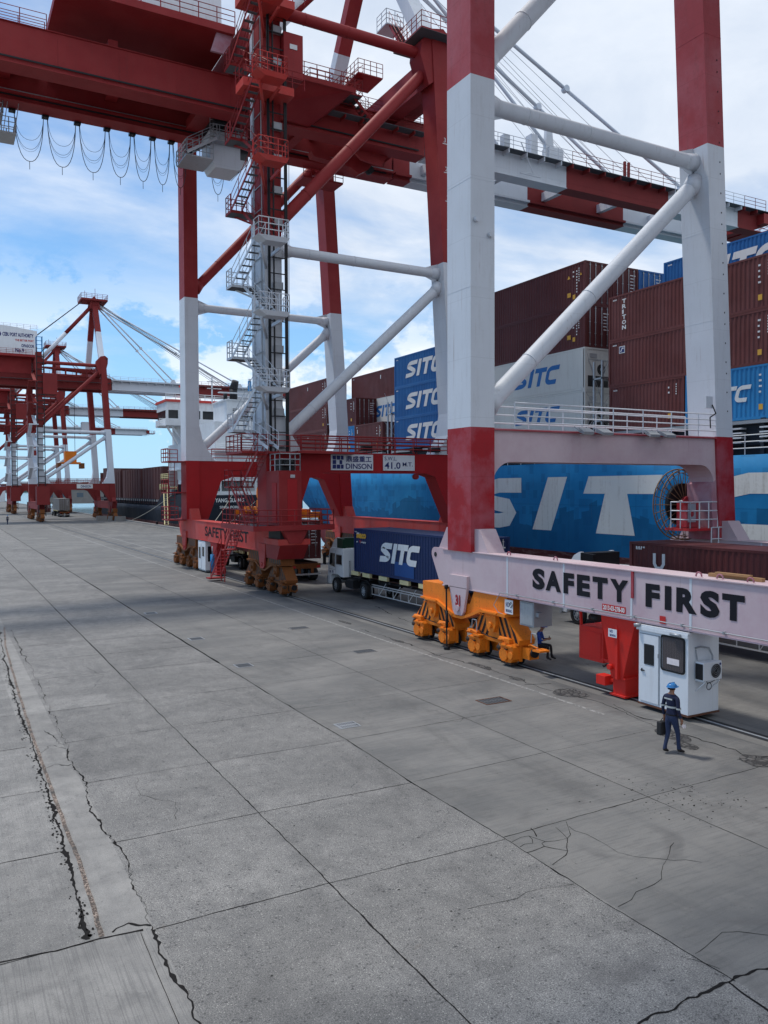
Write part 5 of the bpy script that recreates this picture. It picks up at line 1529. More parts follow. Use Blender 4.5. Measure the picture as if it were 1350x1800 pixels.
# bay A, right of the photograph
C('dull maroon container in the right bay, second tier, badge at its left end', 0, 27.35, 1, 'brown_cont', logo=lg_badge, dz=-.1)
C('brown container lettered TRITON down its left end, top of the outer row', 0, 27.35, 2, 'brown_cont', logo=lg_vert('TRITON', 11.0, 2.62, 2.0, .34), dz=-.1)
C('short brown container with a badge, lowest of the right bay', 0, 33.4, 0, 'brown_cont', L=6.06, dz=-.1, logo=None)
C('short light blue SITC container beside the short brown one, lowest tier', 0, 27.25, 0, 'sky_cont', L=6.06, dz=-.1, logo=lg_sitc('logo_white', 5.0, 3.4, 1.0, .9))
C('blue SITC container raised above the brown ones at the upper right corner', 2, 27.35, 3, 'blue_cont', dz=-.1, logo=lg_sitc('logo_white', 9.9, 6.8, .45, 1.75))
for r_, mt_ in ((1, 'brown_cont'), (2, 'maroon_cont')):
    C(['','brown container hidden behind the TRITON container','maroon container under the raised blue SITC container'][r_], r_, 27.35, 2, mt_, dz=-.1)
C('brown container with yellow warning mark, outermost at the right picture edge', 0, 14.5, 2, 'brown_cont', logo=lg_marks, dz=-.1)
C('maroon container below the right edge one, second tier', 0, 14.5, 1, 'brown_cont', logo=lg_marks, dz=-.1)
C('light blue container at the lower right edge of the stacks', 0, 14.5, 0, 'sky_cont', dz=-.1)
# bay B
yB = 41.75
C('white reefer container with blue SITC letters, bottom of the middle bay', 0, yB, 0, 'reefer', kind='reefer', logo=lg_sitc('logo_blue', 7.6, 5.2, .95, 1.1))
C('white reefer container with blue SITC letters, second tier of the middle bay', 0, yB, 1, 'reefer', kind='reefer', logo=lg_sitc('logo_blue', 7.6, 5.2, .75, 1.3))
C('dark brown container resting on the white reefers', 0, yB, 2, 'maroon_cont', logo=lg_marks)
C('brown container topping the middle bay over the white reefers', 0, yB, 3, 'maroon_cont', logo=lg_marks)
C('maroon container showing its doors, second row top of the middle bay', 1, yB, 3, 'maroon_cont')
C('blue container showing its doors above the TRITON container', 2, yB, 3, 'blue_cont')
C('maroon container in the second row behind the dark brown one', 1, yB, 2, 'maroon_cont')
C('maroon container in the second row behind the upper reefer', 1, yB, 1, 'maroon_cont')
C('maroon container in the second row behind the lower reefer', 1, yB, 0, 'maroon_cont')
# bay C: three blue
yC = 55.6
for t_, w_ in enumerate(('bottom', 'middle', 'topmost')):
    C('blue container with white SITC letters, %s of its three-high stack' % w_, 0, yC, t_, 'blue_cont', logo=lg_sitc('logo_white', 10.1, 6.6, .75, 1.45))
C('brown container in the second row behind the blue SITC stack', 1, yC, 2, 'brown_cont')
# bay D
yD = 69.75
C('short brown container showing its doors, lowest beside the blue stack', 0, yD+.5, 0, 'brown_cont', L=6.06, logo=lg_short)
C('short brown container showing its doors, second tier beside the leg', 0, yD+6.2, 1, 'maroon_cont', L=6.06, logo=lg_short)
C('short light blue container under the short maroon one', 0, yD+6.6, 0, 'sky_cont', L=6.06)
C('white SITC reefer with blue letters behind the short brown containers', 1, yD, 1, 'reefer', kind='reefer', logo=lg_sitc('logo_blue', 6.6, 4.6, .9, 1.2))
C('brown container above the set-back white SITC reefer', 1, yD, 2, 'brown_cont', logo=lg_short)
C('light blue container low in the second row behind the short ones', 1, yD, 0, 'sky_cont')
# bay E
yE = 83.1
for t_, w_ in enumerate(('lowest', 'middle', 'top')):
    C('brown container, %s of the last stack before the bow' % w_, 0, yE, t_, 'brown_cont', logo=lg_short)
C('light blue container low beyond the last brown stack', 1, yE+1, 0, 'sky_cont')
C('brown container just visible beyond the last brown stack', 1, yE+9.0, 1, 'brown_cont', L=6.06)

# ---------------------------------------------------------------- the blue container ship
S1 = thing('container_ship', 'blue container ship with huge white SITC letters on its hull', 'ship', (38.0, 0, 0))
mb = MB().m('hull_blue')
# stations along y: (y, half-beam at deck offset, at waterline offset)
B = 22.0
def hull(mb, st, zs):
    """st: list of (y, [x outer per z], centre x); builds both sides"""
    k = len(mb.v); n = len(zs)
    for y, xs_, cx in st:
        for x, z in zip(xs_, zs): mb.v.append((x, y, z))
        for x, z in zip(xs_, zs): mb.v.append((2*cx-x, y, z))
    for i in range(len(st)-1):
        for j in range(n-1):
            a = k+i*2*n+j; b = k+(i+1)*2*n+j
            mb.face([a, b, b+1, a+1], True)
            a += n; b += n
            mb.face([a, a+1, b+1, b], True)
        a = k+i*2*n+n-1; b = k+(i+1)*2*n+n-1
        mb.face([a, b, b+n, a+n])       # deck
    a = k; mb.face([a+j for j in range(n)]+[a+n+j for j in reversed(range(n))])
    a = k+(len(st)-1)*2*n; mb.face([a+j for j in range(n)]+[a+n+j for j in reversed(range(n))])
zs = [-2.6, -.5, 1.0, 2.2, 3.6, 5.2, 6.8, 8.35]
cx = 11.0
st = []
def stem(z): return 101+max(0, z)*2.0
for i in range(18):
    u_ = i/17.0
    row = []
    for z in zs:
        f_ = (z+2.6)/10.95
        y_ = 62+(stem(z)-62)*u_
        row.append((min(cx, cx*u_**(1.6+2.4*f_)), y_, z))
    st.append(row)
st = [[(0, -40, z) for z in zs], [(0, 10, z) for z in zs]]+st
k = len(mb.v); n = len(zs)
for row in st:
    mb.v += [p for p in row]+[(2*cx-p[0], p[1], p[2]) for p in row]
for i in range(len(st)-1):
    for j in range(n-1):
        a = k+i*2*n+j; b = a+2*n
        mb.face([a, b, b+1, a+1], True); a += n; b += n; mb.face([a, a+1, b+1, b], True)
    a = k+i*2*n+n-1; b = a+2*n; mb.face([a, b, b+n, a+n])
mb.face([k+j for j in range(n)]+[k+n+j for j in reversed(range(n))])
mb.build('hull', S1)
mb = MB().m('hull_blue')   # raised forecastle
mb.prism([(4.2,96),(10,115),(11,117),(12,115),(17.8,96)], 'z', 8.36, 8.9)
mb.build('forecastle', S1)
mb = MB().m('red_coral')   # bulb
mb.tube((11,92,.2),(11,104,.5),2.6,2.0,n=20); mb.tube((11,104,.5),(11,106,.6),2.0,1.1,n=20); mb.tube((11,106,.6),(11,106.4,.6),1.1,.3,n=20)
mb.build('bulb', S1)
mb = MB().m('ship_black').box(1.0, 20, -30, 79, 8.36, 8.9)
for y in range(-20, 80, 3): mb.box(.35, .5, y, y+.22, 8.37, 10.3)
mb.box(.3, 20, -30, 95, 10.12, 10.3) if False else None
for yb_, ye_ in ((14.4,26.8),(27.2,39.7),(41.6,54.1),(55.5,67.9),(69.7,82),(83,95.4)):
    mb.m('ship_black').box(.6, 20, yb_, ye_, 8.9, 10.2); mb.m('grey_steel').box(.15, .6, yb_, ye_, 10.02, 10.2)
mb.build('hatch_cover', S1)
mb = MB().m('ship_white')
rail(mb, [(.12,-30,8.36),(.12,80,8.36)], step=1.6, r=.03, mids=2)
for y in (26.0, 29.2): 
    for k in range(4): mb.box(.1, .5, y, y+2.1, 9.0+k*.25, 9.08+k*.25)
mb.build('deck_rail', S1)
for y in (40.1, 54.6, 68.4, 82.4):
    MB().m('galv').box(.5, .62, y, y+.12, 8.9, 15).box(.5, .62, y+.75, y+.87, 8.9, 15).box(.5, 19, y, y+.87, 11, 11.1).box(.5, 19, y, y+.87, 13.8, 13.9).build('lashing_bridge', S1)
for y in (41.7, 55.55, 69.7):
    mb = MB().m('galv')
    for t_ in (0, 1):
        mb.tube((.4,y-.15,10.4),(2.7,y-.15,13.1+t_*2.8),.02,n=4); mb.tube((2.8,y-.15,10.4),(.4,y-.15,13.1+t_*2.8),.02,n=4)
    mb.build('lashing_rod', S1)
# hull letters, built as flat plates of paint
mb = MB().m('hull_letter')
zl0, zl1 = 3.62, 7.38; Hh = zl1-zl0; X0 = -.012
def hp_(pts): mb.poly([(X0, y, z) for y, z in pts])
hp_([(44.9,zl1),(42.9,zl1),(44.55,zl0),(46.6,zl0)])                                     # I
hp_([(40.8,zl1-.0),(34.5,zl1-.0),(35.1,zl1-1.15),(41.3,zl1-1.15)])                      # T
hp_([(39.3,zl1-1.15),(37.35,zl1-1.15),(36.15+.55,zl0),(39.95+.15,zl0)])
def ribhull(pts, w):
    ribbon(mb, pts, w, lambda q: (X0, -q[0], q[1]))
ribhull([(-47.9,zl1-.55),(-50.6,zl1-.55),(-51.8,zl1-.75),(-52.3,zl1-1.25),(-52.0,zl1-1.75),(-50.9,zl1-1.95),(-49.6,zl1-2.1),(-49.2,zl1-2.6),(-49.6,zl1-3.1),(-50.6,zl1-3.25),(-54.4,zl1-3.25)], 1.1)
ribhull([(-25.0,zl1-.55),(-28.6,zl1-.55),(-29.9,zl1-.8),(-30.5,zl1-1.5),(-30.8,zl1-2.3),(-30.3,zl1-3.0),(-29.2,zl1-3.3),(-25.2,zl1-3.3)], 1.12)
mb.build('lettering', S1)

# ---------------------------------------------------------------- the bulk carrier ahead
S2 = thing('cargo_ship', 'black-hulled cargo ship YANG GUANG of Singapore with white wheelhouse', 'ship', (38.5, 0, 0))
mb = MB().m('hull_bulk')
zs = [-2.6, -.5, 1.2, 2.4, 3.4]
st = []
for y in (129, 131, 136, 150, 200, 235, 248, 256, 262):
    s_ = max(0, (y-232)/30.0)
    xs_ = []
    for i, z in enumerate(zs):
        f_ = i/4
        e = 8.4*s_**(1.2+1.8*f_) if s_ > 0 else 0
        if y == 129: e = .25+(1-f_)*.6
        if y == 131: e = .0+(1-f_)*.3
        xs_.append(min(e, 8.38))
    st.append((y, xs_, 8.4))
hull(mb, st, zs)
mb.prism([(3.0,240),(8.4,268),(13.8,240)], 'z', 3.4, 6.5).prism([(.02,160),(.06,131),(.24,129),(16.56,129),(16.74,131),(16.78,160)], 'z', 3.4, 5.7).prism([(3.4,5.7),(3.4,0)], 'x', 0, 0) if False else mb.prism([(3.0,240),(8.4,268),(13.8,240)], 'z', 3.4, 6.5).prism([(.02,160),(.06,131),(.24,129),(16.56,129),(16.74,131),(16.78,160)], 'z', 3.4, 5.7)
mb.prism([(160,3.4),(160,5.7),(165,3.4)], 'x', .03, .4)
mb.m('yg_brown').prism([(2.6,243),(8.4,270),(14.2,243)], 'z', 6.5, 11.5)
mb.box(.0, 16.8, 129.2, 148, 5.6, 7.0) if False else None
mb.build('hull', S2)
mb = MB().m('logo_white')
add_text(mb, 'YANG GUANG', (1.15, 128.97, 4.5), (1,0,0), (0,0,1), width=4.9, height=.66, bold=.03)
add_text(mb, 'SINGAPORE', (1.9, 128.97, 3.5), (1,0,0), (0,0,1), width=3.3, height=.42, bold=.02)
mb.build('lettering', S2)
mb = MB().m('ship_white')
mb.box(.2, 16.6, 129.3, 129.5, 5.62, 6.3)
for x in range(0, 17, 2): mb.box(x+.15, x+.35, 129.3, 129.5, 6.3, 8.0)
mb.box(.1, 16.7, 129.3, 146, 8.0, 8.25)
rail(mb, [(.2,146,8.25),(.2,129.4,8.25),(16.6,129.4,8.25)], step=1.8, r=.05, mids=2)
for z in (10.8, 13.4): rail(mb, [(3.2,135.0,z),(13.5,135,z)], step=2, r=.05)
mb.box(2.8, 14, 134.8, 138, 10.6, 10.8); mb.box(2.8, 14, 134.8, 138, 13.2, 13.4)
mb.box(3.8, 13.2, 137.5, 152, 8.25, 18.4)
mb.box(1.4, 15.4, 148, 160, 5.6, 15.2); mb.box(2.2, 14.6, 148, 160, 15.2, 18.6)
mb.build('accommodation', S2)
mb = MB().m('ship_white')    # wheelhouse with wings
mb.box(-1.0, 17.8, 152, 160, 18.6, 19.9); mb.box(-.8, 17.6, 152.3, 159.8, 21.5, 23.0)
for x in (-.9, 1.4, 3.2, 5.6, 9, 12.5, 16.6): mb.box(x, x+.45, 152.25, 152.5, 19.9, 21.5)
mb.m('glass').box(-.7, 17.5, 152.6, 159.5, 19.9, 21.5)
mb.m('red_coral').box(-1.0, 17.8, 151.9, 160.1, 23.0, 23.45); mb.m('ship_white')
for x0_ in (-.6, 16.8):
    s_ = 1 if x0_ < 5 else -1
    mb.beam((x0_, 153, 18.5), (x0_+s_*3.2, 153, 13.2), .4, .3); mb.beam((x0_+s_*1.0, 153, 18.5), (x0_+s_*3.6, 153, 14.5), .3, .3)
rail(mb, [(-1.0,152,23.45),(17.6,152,23.45)], step=1.8, r=.05)
rail(mb, [(-2.2,152,18.7),(-1,152,18.7)], step=1, r=.05); mb.box(-2.2,-1,152,155,18.4,18.6)
mb.tube((3.4,156,23.4),(3.4,156,26.4),.15,n=8); mb.m('red_coral').box(2.6,5.4,155.8,156.2,26.2,26.6); mb.m('ship_white').box(2.2,4.6,155.5,156.5,24.3,24.6)
mb.tube((6.0,156,23.4),(6.0,156,24.3),.8,n=10)
mb.build('wheelhouse', S2)
mb = MB().m('ship_white').box(6.2, 10.6, 138.2, 146, 18.4, 22.2).box(6.0, 10.8, 138, 146.2, 22.2, 22.4)
mb.m('dark')
for k in range(7): mb.box(7.3, 10.1, 138.15, 138.2, 19.0+k*.28, 19.12+k*.28)
mb.box(7.3, 10.1, 138.12, 138.16, 19.9, 20.0)
mb.m('green_ant'); mb.m('dark').tube((8.4,141,22.4),(8.4,141,24.6),.7,n=14); mb.tube((8.4,141,24.6),(8.6,140.4,26.0),.75,.6,n=14)
mb.tube((6.9,141,22.4),(6.9,141,23.9),.35,n=10)
mb.m('ship_white').box(5.2,11.8,139,140,23.6,23.75).box(4.4,4.6,141,141.2,22,26.5).box(11.3,11.7,141,141.3,22,26.6)
for z in (24.4,25.6): mb.box(3.6,6.2,141,141.15,z,z+.12)
mb.line([(11.8,140,23.6),(13.0,140,23.2)], .18); mb.m('sky_cont').box(11.25,11.75,140.9,141.4,24.4,26.2)
mb.build('funnel', S2)
mb = MB().m('yg_brown')
for y0_, y1_ in ((163,181),(183,203),(205,225)):
    mb.box(1.0, 15.8, y0_, y1_, 3.6, 11.3+(.5 if y0_ > 200 else 0)); 
    for k in range(7): mb.box(.9, 1.0, y0_+.5+k*2.6, y0_+.7+k*2.6, 3.8, 11.2)
mb.box(1.6, 15.2, 228, 236, 6.0, 9.6); mb.box(1.0, 15.8, 225, 229, 6.0, 12.4)
mb.build('hatch_cover', S2)
mb = MB().m('ship_black')
for y in range(166, 240, 2): mb.box(.15, .3, y, y+.16, 3.4, 4.7)
mb.box(.1, .3, 166, 240, 4.6, 4.75); mb.m('galv').box(.6,.9,166,240,4.2,4.6).m('ship_black')
mb.box(-.1, 1.6, 149, 152, 5.6, 7.6); mb.m('cream'); rail(mb, [(-.1,148,6.6),(-.1,161,6.6)], step=1.0, r=.06); rail(mb, [(.4,150,8.6),(.4,162,8.6)], step=1.4, r=.06)
mb.m('ship_white').box(1.0,1.4,146,146.4,5.6,12.2).box(1.0,1.4,158,158.4,5.6,14.6).box(.8,3.6,145,158,10.2,10.4); mb.box(1.2,1.5,150,150.3,8,14)
mb.m('dark').box(1.5,3.6,147,149,6.2,11.0)
mb.build('deck_gear', S2)
mb = MB().m('cream')   # gangway from deck to quay
a, b = Vector((.1,156,5.8)), Vector((-2.6,144.5,.4))
mb.beam(a, b, .15, .2); mb.beam(a+Vector((0,0,0))+Vector((-.6,.2,0)), b+Vector((-.6,.2,0)), .15, .2)
for k in range(14):
    c = a.lerp(b, k/13); mb.tube(c, c+Vector((0,0,1.2)), .04, n=4); mb.beam(c, c+Vector((-.6,.2,0)), .3, .05)
mb.tube(a+Vector((0,0,1.2)), b+Vector((0,0,1.2)), .05, n=4); mb.tube(a+Vector((0,0,.7)), b+Vector((0,0,.7)), .04, n=4)
mb.build('gangway', S2)
def mooring(label, p, q, sag, r=.045):
    p = Vector(p); q = Vector(q); pts = [p.lerp(q, i/12)-Vector((0,0,sag*4*(i/12)*(1-i/12))) for i in range(13)]
    mb = MB().m('rope').line(pts, r, n=5)
    tag(mb.build('mooring_rope'), label, 'rope', 'mooring ropes of the two ships')
mooring('mooring rope from the stern of YANG GUANG, steepest of the three', (42.6,129,5.8), (35.2,118.5,.45), .25)
mooring('mooring rope from the stern of YANG GUANG, middle of the three', (46.5,129,4.6), (35.2,115,.45), .35)
mooring('mooring rope from the stern of YANG GUANG, longest of the three', (49.5,129,4.6), (35.2,108,.45), .6)
mooring('mooring rope slanting down the black hull beside the gangway', (38.4,152,5.6), (35.3,172,.4), .4, .06)
mooring('head rope of the blue ship running down to the quay', (39.5,80,6.0), (35.3,70,.45), .5)
def bollard(y, lab_):
    r = thing('bollard', lab_, 'bollard', (35.2, y, .28), 'bollards on the quay edge')
    mb = MB().m('black').tube((0,0,0),(0,0,.35),.16,n=12); mb.build('post', r)
    mb = MB().m('black').tube((0,0,.35),(0,0,.5),.27,.24,n=14); mb.build('cap', r)
    mb = MB().m('black').tube((0,0,0),(0,0,.05),.30,n=14); mb.build('base', r)
for y, l_ in ((118.5,'iron bollard on the quay edge holding the steepest stern rope'),(108,'iron bollard on the quay edge holding the longest stern rope'),(70,'iron bollard at the quay edge under the blue ship'),(150,'iron bollard on the quay edge near the foot of the gangway')): bollard(y, l_)
# ---------------------------------------------------------------- far quay: buildings and stacks
def far_building(label, x, y, w, d, h, mt, roof, name='warehouse'):
    r = thing(name, label, 'building', (x, y, 0))
    mb = MB().m(mt).box(0, w, 0, d, 0, h); mb.build('wall', r)
    mb = MB().m(roof).prism([(-.5,h),(w+.5,h),(w/2,h+w*.12)], 'y', -.5, d+.5); mb.build('roof', r)
    for k in range(max(2, int(w/7))):
        mb = MB().m('glass_blue').box(2+k*7, 5+k*7, -.06, 0, h*.45, h*.75); mb.build('window', r)
far_building('low white port building at the far left edge of the quay', -30, 330, 36, 20, 6.5, 'white_far', 'grey_steel')
far_building('small grey warehouse far behind the distant cranes', 44, 420, 30, 20, 7, 'fake_concrete', 'grey_steel')
far_building('pale shed beyond the far end of the quay', -5, 520, 40, 20, 9, 'ship_white', 'sky_cont')
container('maroon container standing on the far quay beside the distant crane leg', (24.5,262,.1), 'maroon_cont', group='containers on the far quay')
container('brown container standing on the far quay behind the maroon one', (27.5,262,.1), 'brown_cont', group='containers on the far quay')
container('maroon container on top of the two on the far quay', (26.0,262,3.0), 'maroon_cont', group='containers on the far quay')
# ---------------------------------------------------------------- the white booth on the rail line
BX, BY = 18.44, 15.79
bt = thing('gantry_booth', 'white control booth with air conditioner hanging under the pink SAFETY FIRST beam', 'booth', (BX, BY, .12))
L_, W_, H_ = 1.84, 1.27, 2.34
mb = MB().m('white_clean').box(0, W_, 0, L_, .05, H_)
mb.build('body', bt, bevel=.012)
mb = MB().m('white_clean').box(-.05, W_+.04, -.03, L_+.05, H_+.002, H_+.06); mb.box(-.06, -.002, -.02, L_+.04, H_-.10, H_-.0)
mb.m('rust').box(-.02, W_+.02, -.02, L_+.02, .0, .048)
mb.build('roof_trim', bt)
mb = MB().m('white_clean').box(-.028, -.002, 1.06, 1.76, .12, 2.12)
dr = mb.build('door', bt, bevel=.008)
mb = MB().m('grey_steel').box(-.012, -.001, 1.03, 1.06, .1, 2.14).box(-.012, -.001, 1.03, 1.79, 2.12, 2.15); mb.build('door_frame', bt)
mb = MB().m('glass').box(-.034, -.029, 1.24, 1.58, 1.26, 1.82); mb.m('black')
for a in (1.22, 1.575): mb.box(-.040, -.029, a, a+.02, 1.24, 1.84)
for z in (1.235, 1.825): mb.box(-.040, -.029, 1.24, 1.575, z, z+.02)
mb.build('window', dr)
mb = MB().m('black').box(-.07, -.03, 1.58, 1.70, 1.03, 1.055).box(-.05,-.03,1.66,1.70,1.0,1.09); mb.m('galv').box(-.04,-.028,1.05,1.08,1.5,1.62); mb.build('handle', dr)
w_ = MB().m('black')
def rrect(y0, y1, z0, z1, r, n=5):
    P = []
    for cy, cz, a0 in ((y1-r, z1-r, 0), (y0+r, z1-r, 90), (y0+r, z0+r, 180), (y1-r, z0+r, 270)):
        for i in range(n+1):
            a = rad(a0+90*i/n); P.append((cy+r*math.cos(a), cz+r*math.sin(a)))
    return P
o_ = rrect(.10, .98, 1.18, 2.22, .10); i_ = rrect(.15, .93, 1.23, 2.17, .07)
k = len(w_.v); n = len(o_)
for xx, pp in ((-.03, o_), (-.03, i_), (-.002, o_)): w_.v += [(xx, a, b) for a, b in pp]
for i in range(n):
    j = (i+1) % n; w_.face([k+i, k+j, k+n+j, k+n+i]); w_.face([k+i, k+2*n+i, k+2*n+j, k+j])
w_.m('curtain')
for i in range(13):
    y = .16+i*.0585; w_.poly([(-.008, y, 1.23), (-.020, y+.03, 1.23), (-.020, y+.03, 2.17), (-.008, y, 2.17)]); w_.poly([(-.020, y+.03, 1.23), (-.008, y+.058, 1.23), (-.008, y+.058, 2.17), (-.020, y+.03, 2.17)])
w_.m('glass').box(-.012,-.004,.14,.94,1.22,2.18) if False else None
w_.m('paper').box(-.026, -.022, .30, .74, 1.40, 1.58)
w_.build('window', bt)
ac = MB().m('white_clean').box(.22, .98, -.34, -.06, 1.06, 1.58)
aco = ac.build('air_conditioner', bt, bevel=.015)
mb = MB().m('black').tube((.72,-.345,1.32),(.72,-.350,1.32),.20,n=24)
mb.m('galv')
for q in (.06, .11, .16, .20):
    for k in range(20):
        a, b = 2*math.pi*k/20, 2*math.pi*(k+1)/20
        mb.tube((.72+q*math.cos(a), -.356, 1.32+q*math.sin(a)), (.72+q*math.cos(b), -.356, 1.32+q*math.sin(b)), .004, n=4, caps=False)
mb.m('black').box(.20, .222, -.32, -.08, 1.10, 1.54)
mb.m('navy_text').tube((.90,-.346,1.50),(.90,-.349,1.50),.035,n=12)
mb.build('fan_grille', aco)
mb = MB().m('white_clean')
for x in (.30, .88):
    mb.beam((x,-.34,1.03),(x,-.0,1.03),.03,.03); mb.beam((x,-.32,1.02),(x,-.01,.72),.025,.025)
mb.m('grey_steel').line([(.25,-.02,1.95),(.45,-.05,1.98),(.75,-.08,1.92),(.85,-.12,1.7),(.85,-.12,1.58)], .025, n=7)
mb.line([(.28,-.02,1.9),(.30,-.06,1.6)], .02, n=6)
mb.m('black')
for k in range(14):
    a, b = 2*math.pi*k/14, 2*math.pi*(k+1)/14
    mb.tube((.62+.10*math.cos(a), -.2, .86+.10*math.sin(a)), (.62+.10*math.cos(b), -.2, .86+.10*math.sin(b)), .012, n=4)
mb.line([(.5,-.2,1.05),(.55,-.2,.95),(.75,-.2,.98),(.95,-.2,1.04)], .012, n=4)
mb.build('bracket', bt)
mb = MB().m('galv').tube((-.15,L_+.05,H_+.02),(-.02,L_-.1,H_+.05),.06,n=10); mb.tube((-.1,.2,H_-.05),(-.1,.55,H_-.04),.045,n=8)
mb.build('lamp', bt)
for x, y in ((.2,.3),(.2,1.5),(1.0,.3),(1.0,1.5)):
    pass
mb = MB().m('white_clean')
for y in (.3, 1.5): mb.box(.2, 1.0, y, y+.08, H_+.06, 2.60-.12)
mb.build('hanger', bt)


# ---------------------------------------------------------------- trucks
def wheel(parent, x, y, r=.5, w=.28, dual=False):
    wh = MB().m('rubber')
    s_ = 1
    prof = [(0, r*.62),(0.0, r*.90),(.04, r),(w-.04, r),(w, r*.90),(w, r*.62)]
    n = 26; k = len(wh.v)
    for i in range(n):
        a = 2*math.pi*i/n
        for xx, rr_ in prof: wh.v.append((x+xx, y+rr_*math.cos(a), r+rr_*math.sin(a)))
    m_ = len(prof)
    for i in range(n):
        j = (i+1) % n
        for q in range(m_-1): wh.face([k+i*m_+q, k+i*m_+q+1, k+j*m_+q+1, k+j*m_+q], q in (1, 3))
    o = wh.build('wheel', parent)
    rm = MB().m('grey_steel').tube((x+.05,y,r),(x+w-.05,y,r),r*.62,n=20); rm.tube((x+.0,y,r),(x+.06,y,r),r*.22,n=12)
    for i in range(8):
        a = 2*math.pi*i/8; rm.m('dark').tube((x+.045,y+r*.42*math.cos(a),r+r*.42*math.sin(a)),(x+.049,y+r*.42*math.cos(a),r+r*.42*math.sin(a)),.045,n=8)
    rm.build('rim', o)
    return o
def truck(label, x, yfront, ylen_tr, guard=True, cab_white='white_clean', roof='green_ant', deflector=True):
    """tractor facing +Y (away), x = left (-X) side; trailer runs back from the cab"""
    t = thing('container_truck', label, 'truck', (x, yfront, 0))
    Wd = 2.44
    # cab: nose at y=0, back at -2.3
    side = [(0.0,.62),(.02,1.3),(-.02,1.9),(-.28,2.75),(-.5,2.86),(-2.25,2.86),(-2.25,1.15),(-1.95,1.05),(-1.72,.95),(-1.55,.62),(-1.45,.5),(-.45,.5),(-.3,.5)]
    mb = MB().m(cab_white).prism([(a, b) for a, b in [(0.0,.62),(.02,1.3),(-.02,1.9),(-.28,2.75),(-.5,2.86),(-2.25,2.86),(-2.25,1.05),(-1.75,1.05),(-1.6,1.15),(-.55,1.15),(-.42,.95),(-.35,.5),(-.05,.5)]], 'x', .04, Wd-.04)
    c = mb.build('cab', t, bevel=.03)
    mb = MB().m('glass').prism([(-.22,1.72),(-.38,2.50),(-1.05,2.50),(-1.05,1.62)], 'x', .030, .038); mb.build('door_window', c)
    mb = MB().m('glass').prism([(-1.28,1.85),(-1.28,2.42),(-2.05,2.42),(-2.05,1.85)], 'x', .030, .038); mb.m('grey_steel').box(.026,.036,-2.1,-1.24,2.42,2.47).box(.026,.036,-2.1,-1.24,1.80,1.85).box(.026,.036,-2.1,-2.05,1.85,2.42).box(.026,.036,-1.28,-1.24,1.85,2.42); mb.build('side_window', c)
    mb = MB().m('glass').hexa([(.2,-.03,1.85),(Wd-.2,-.03,1.85),(Wd-.2,.03,1.85),(.2,.03,1.85),(.25,-.28,2.65),(Wd-.25,-.28,2.65),(Wd-.25,-.20,2.65),(.25,-.20,2.65)]); mb.build('windscreen', c)
    mb = MB().m('grey_steel').box(.034,.037,-1.16,-1.13,.95,2.7).box(.034,.037,-.20,-.18,.95,1.7).box(.034,.037,-1.16,-.2,1.45,1.47); mb.m('navy_text')
    add_text(mb, 'S4', (.032,-.62,1.22), (0,-1,0), (0,0,1), height=.17, bold=.03); mb.tube((.035,-.35,1.28),(.031,-.35,1.28),.08,n=12)
    mb.build('door_trim', c)
    mb = MB().m('black').box(-.28, -.10, -.02, .10, 1.75, 2.45).box(-.24, .05, .0, .06, 2.45, 2.49).box(-.2,.05,.0,.05,1.72,1.75); mb.build('mirror', t)
    mb = MB().m(cab_white)
    if deflector:
        mb.prism([(-.35,2.87),(-.75,3.35),(-1.1,3.52),(-1.25,3.52),(-1.25,2.87)], 'x', .15, .32); mb.prism([(-.35,2.87),(-.75,3.35),(-1.1,3.52),(-1.25,3.52),(-1.25,2.87)], 'x', Wd-.32, Wd-.15)
        mb.m(roof).prism([(-.5,2.87),(-.85,3.25),(-1.15,3.50),(-1.8,3.50),(-1.8,2.87)], 'x', .325, Wd-.325)
        mb.m(roof).prism([(-1.26,2.87),(-1.26,3.5),(-2.1,3.45),(-2.1,2.87)], 'x', .10, .30)
    mb.build('roof_deflector', t)
    mb = MB().m('grey_steel').box(-.02,.06,-.05,.05,.45,1.0).box(0,Wd,.0,.10,.42,.85)
    mb.m('lamp_glass').box(.15,.5,.10,.13,.6,.8).box(Wd-.5,Wd-.15,.10,.13,.6,.8); mb.build('bumper', t)
    mb = MB().m('dark').box(.7, 1.74, -6.8, -.5, .75, 1.05); mb.box(.15,.7,-3.4,-2.4,.45,.95); mb.tube((.45,-2.2,.7),(.45,-3.3,.7),.28,n=14); mb.m('black').box(.1,.12,-5.95,-5.75,.25,.95).prism([(-4.35,1.0),(-4.5,1.13),(-5.3,1.13),(-5.5,1.0),(-5.75,.95),(-5.75,1.0),(-5.45,1.18),(-4.45,1.18),(-4.2,1.0)], 'x', .08, .65)
    mb.m('galv').line([(.4,-2.45,1.1),(.4,-2.45,2.1)], .05); mb.m('cream').tube((.8,-2.6,1.25),(.8,-2.9,1.25),.12,n=8)
    mb.build('chassis', t)
    for wx in (.05, Wd-.33): wheel(t, wx, -1.05, .48)
    for wx in (.06, Wd-.62): 
        wheel(t, wx, -4.9, .48, .56)
    # trailer
    y1 = -3.1; y0 = y1-ylen_tr
    mb = MB().m('dark')
    for xx in (.75, 1.55): mb.box(xx, xx+.14, y0, y1, 1.05, 1.35)
    k = 0; y = y1-.2
    while y > y0: mb.box(.05, Wd-.05, y-.12, y, 1.2, 1.34); y -= 1.2
    mb.build('trailer_frame', t)
    mb = MB().m('cream')
    for yb_ in (-3.45, -4.95, -7.0, -9.4, -11.4): 
        if yb_ > y0: mb.box(.0, .16, yb_-.95, yb_, 1.36, 1.60).box(Wd-.16, Wd, yb_-.95, yb_, 1.36, 1.60)
    mb.m('rust').box(.1, Wd-.1, y0, y1, 1.345, 1.355)
    mb.build('bolster', t)
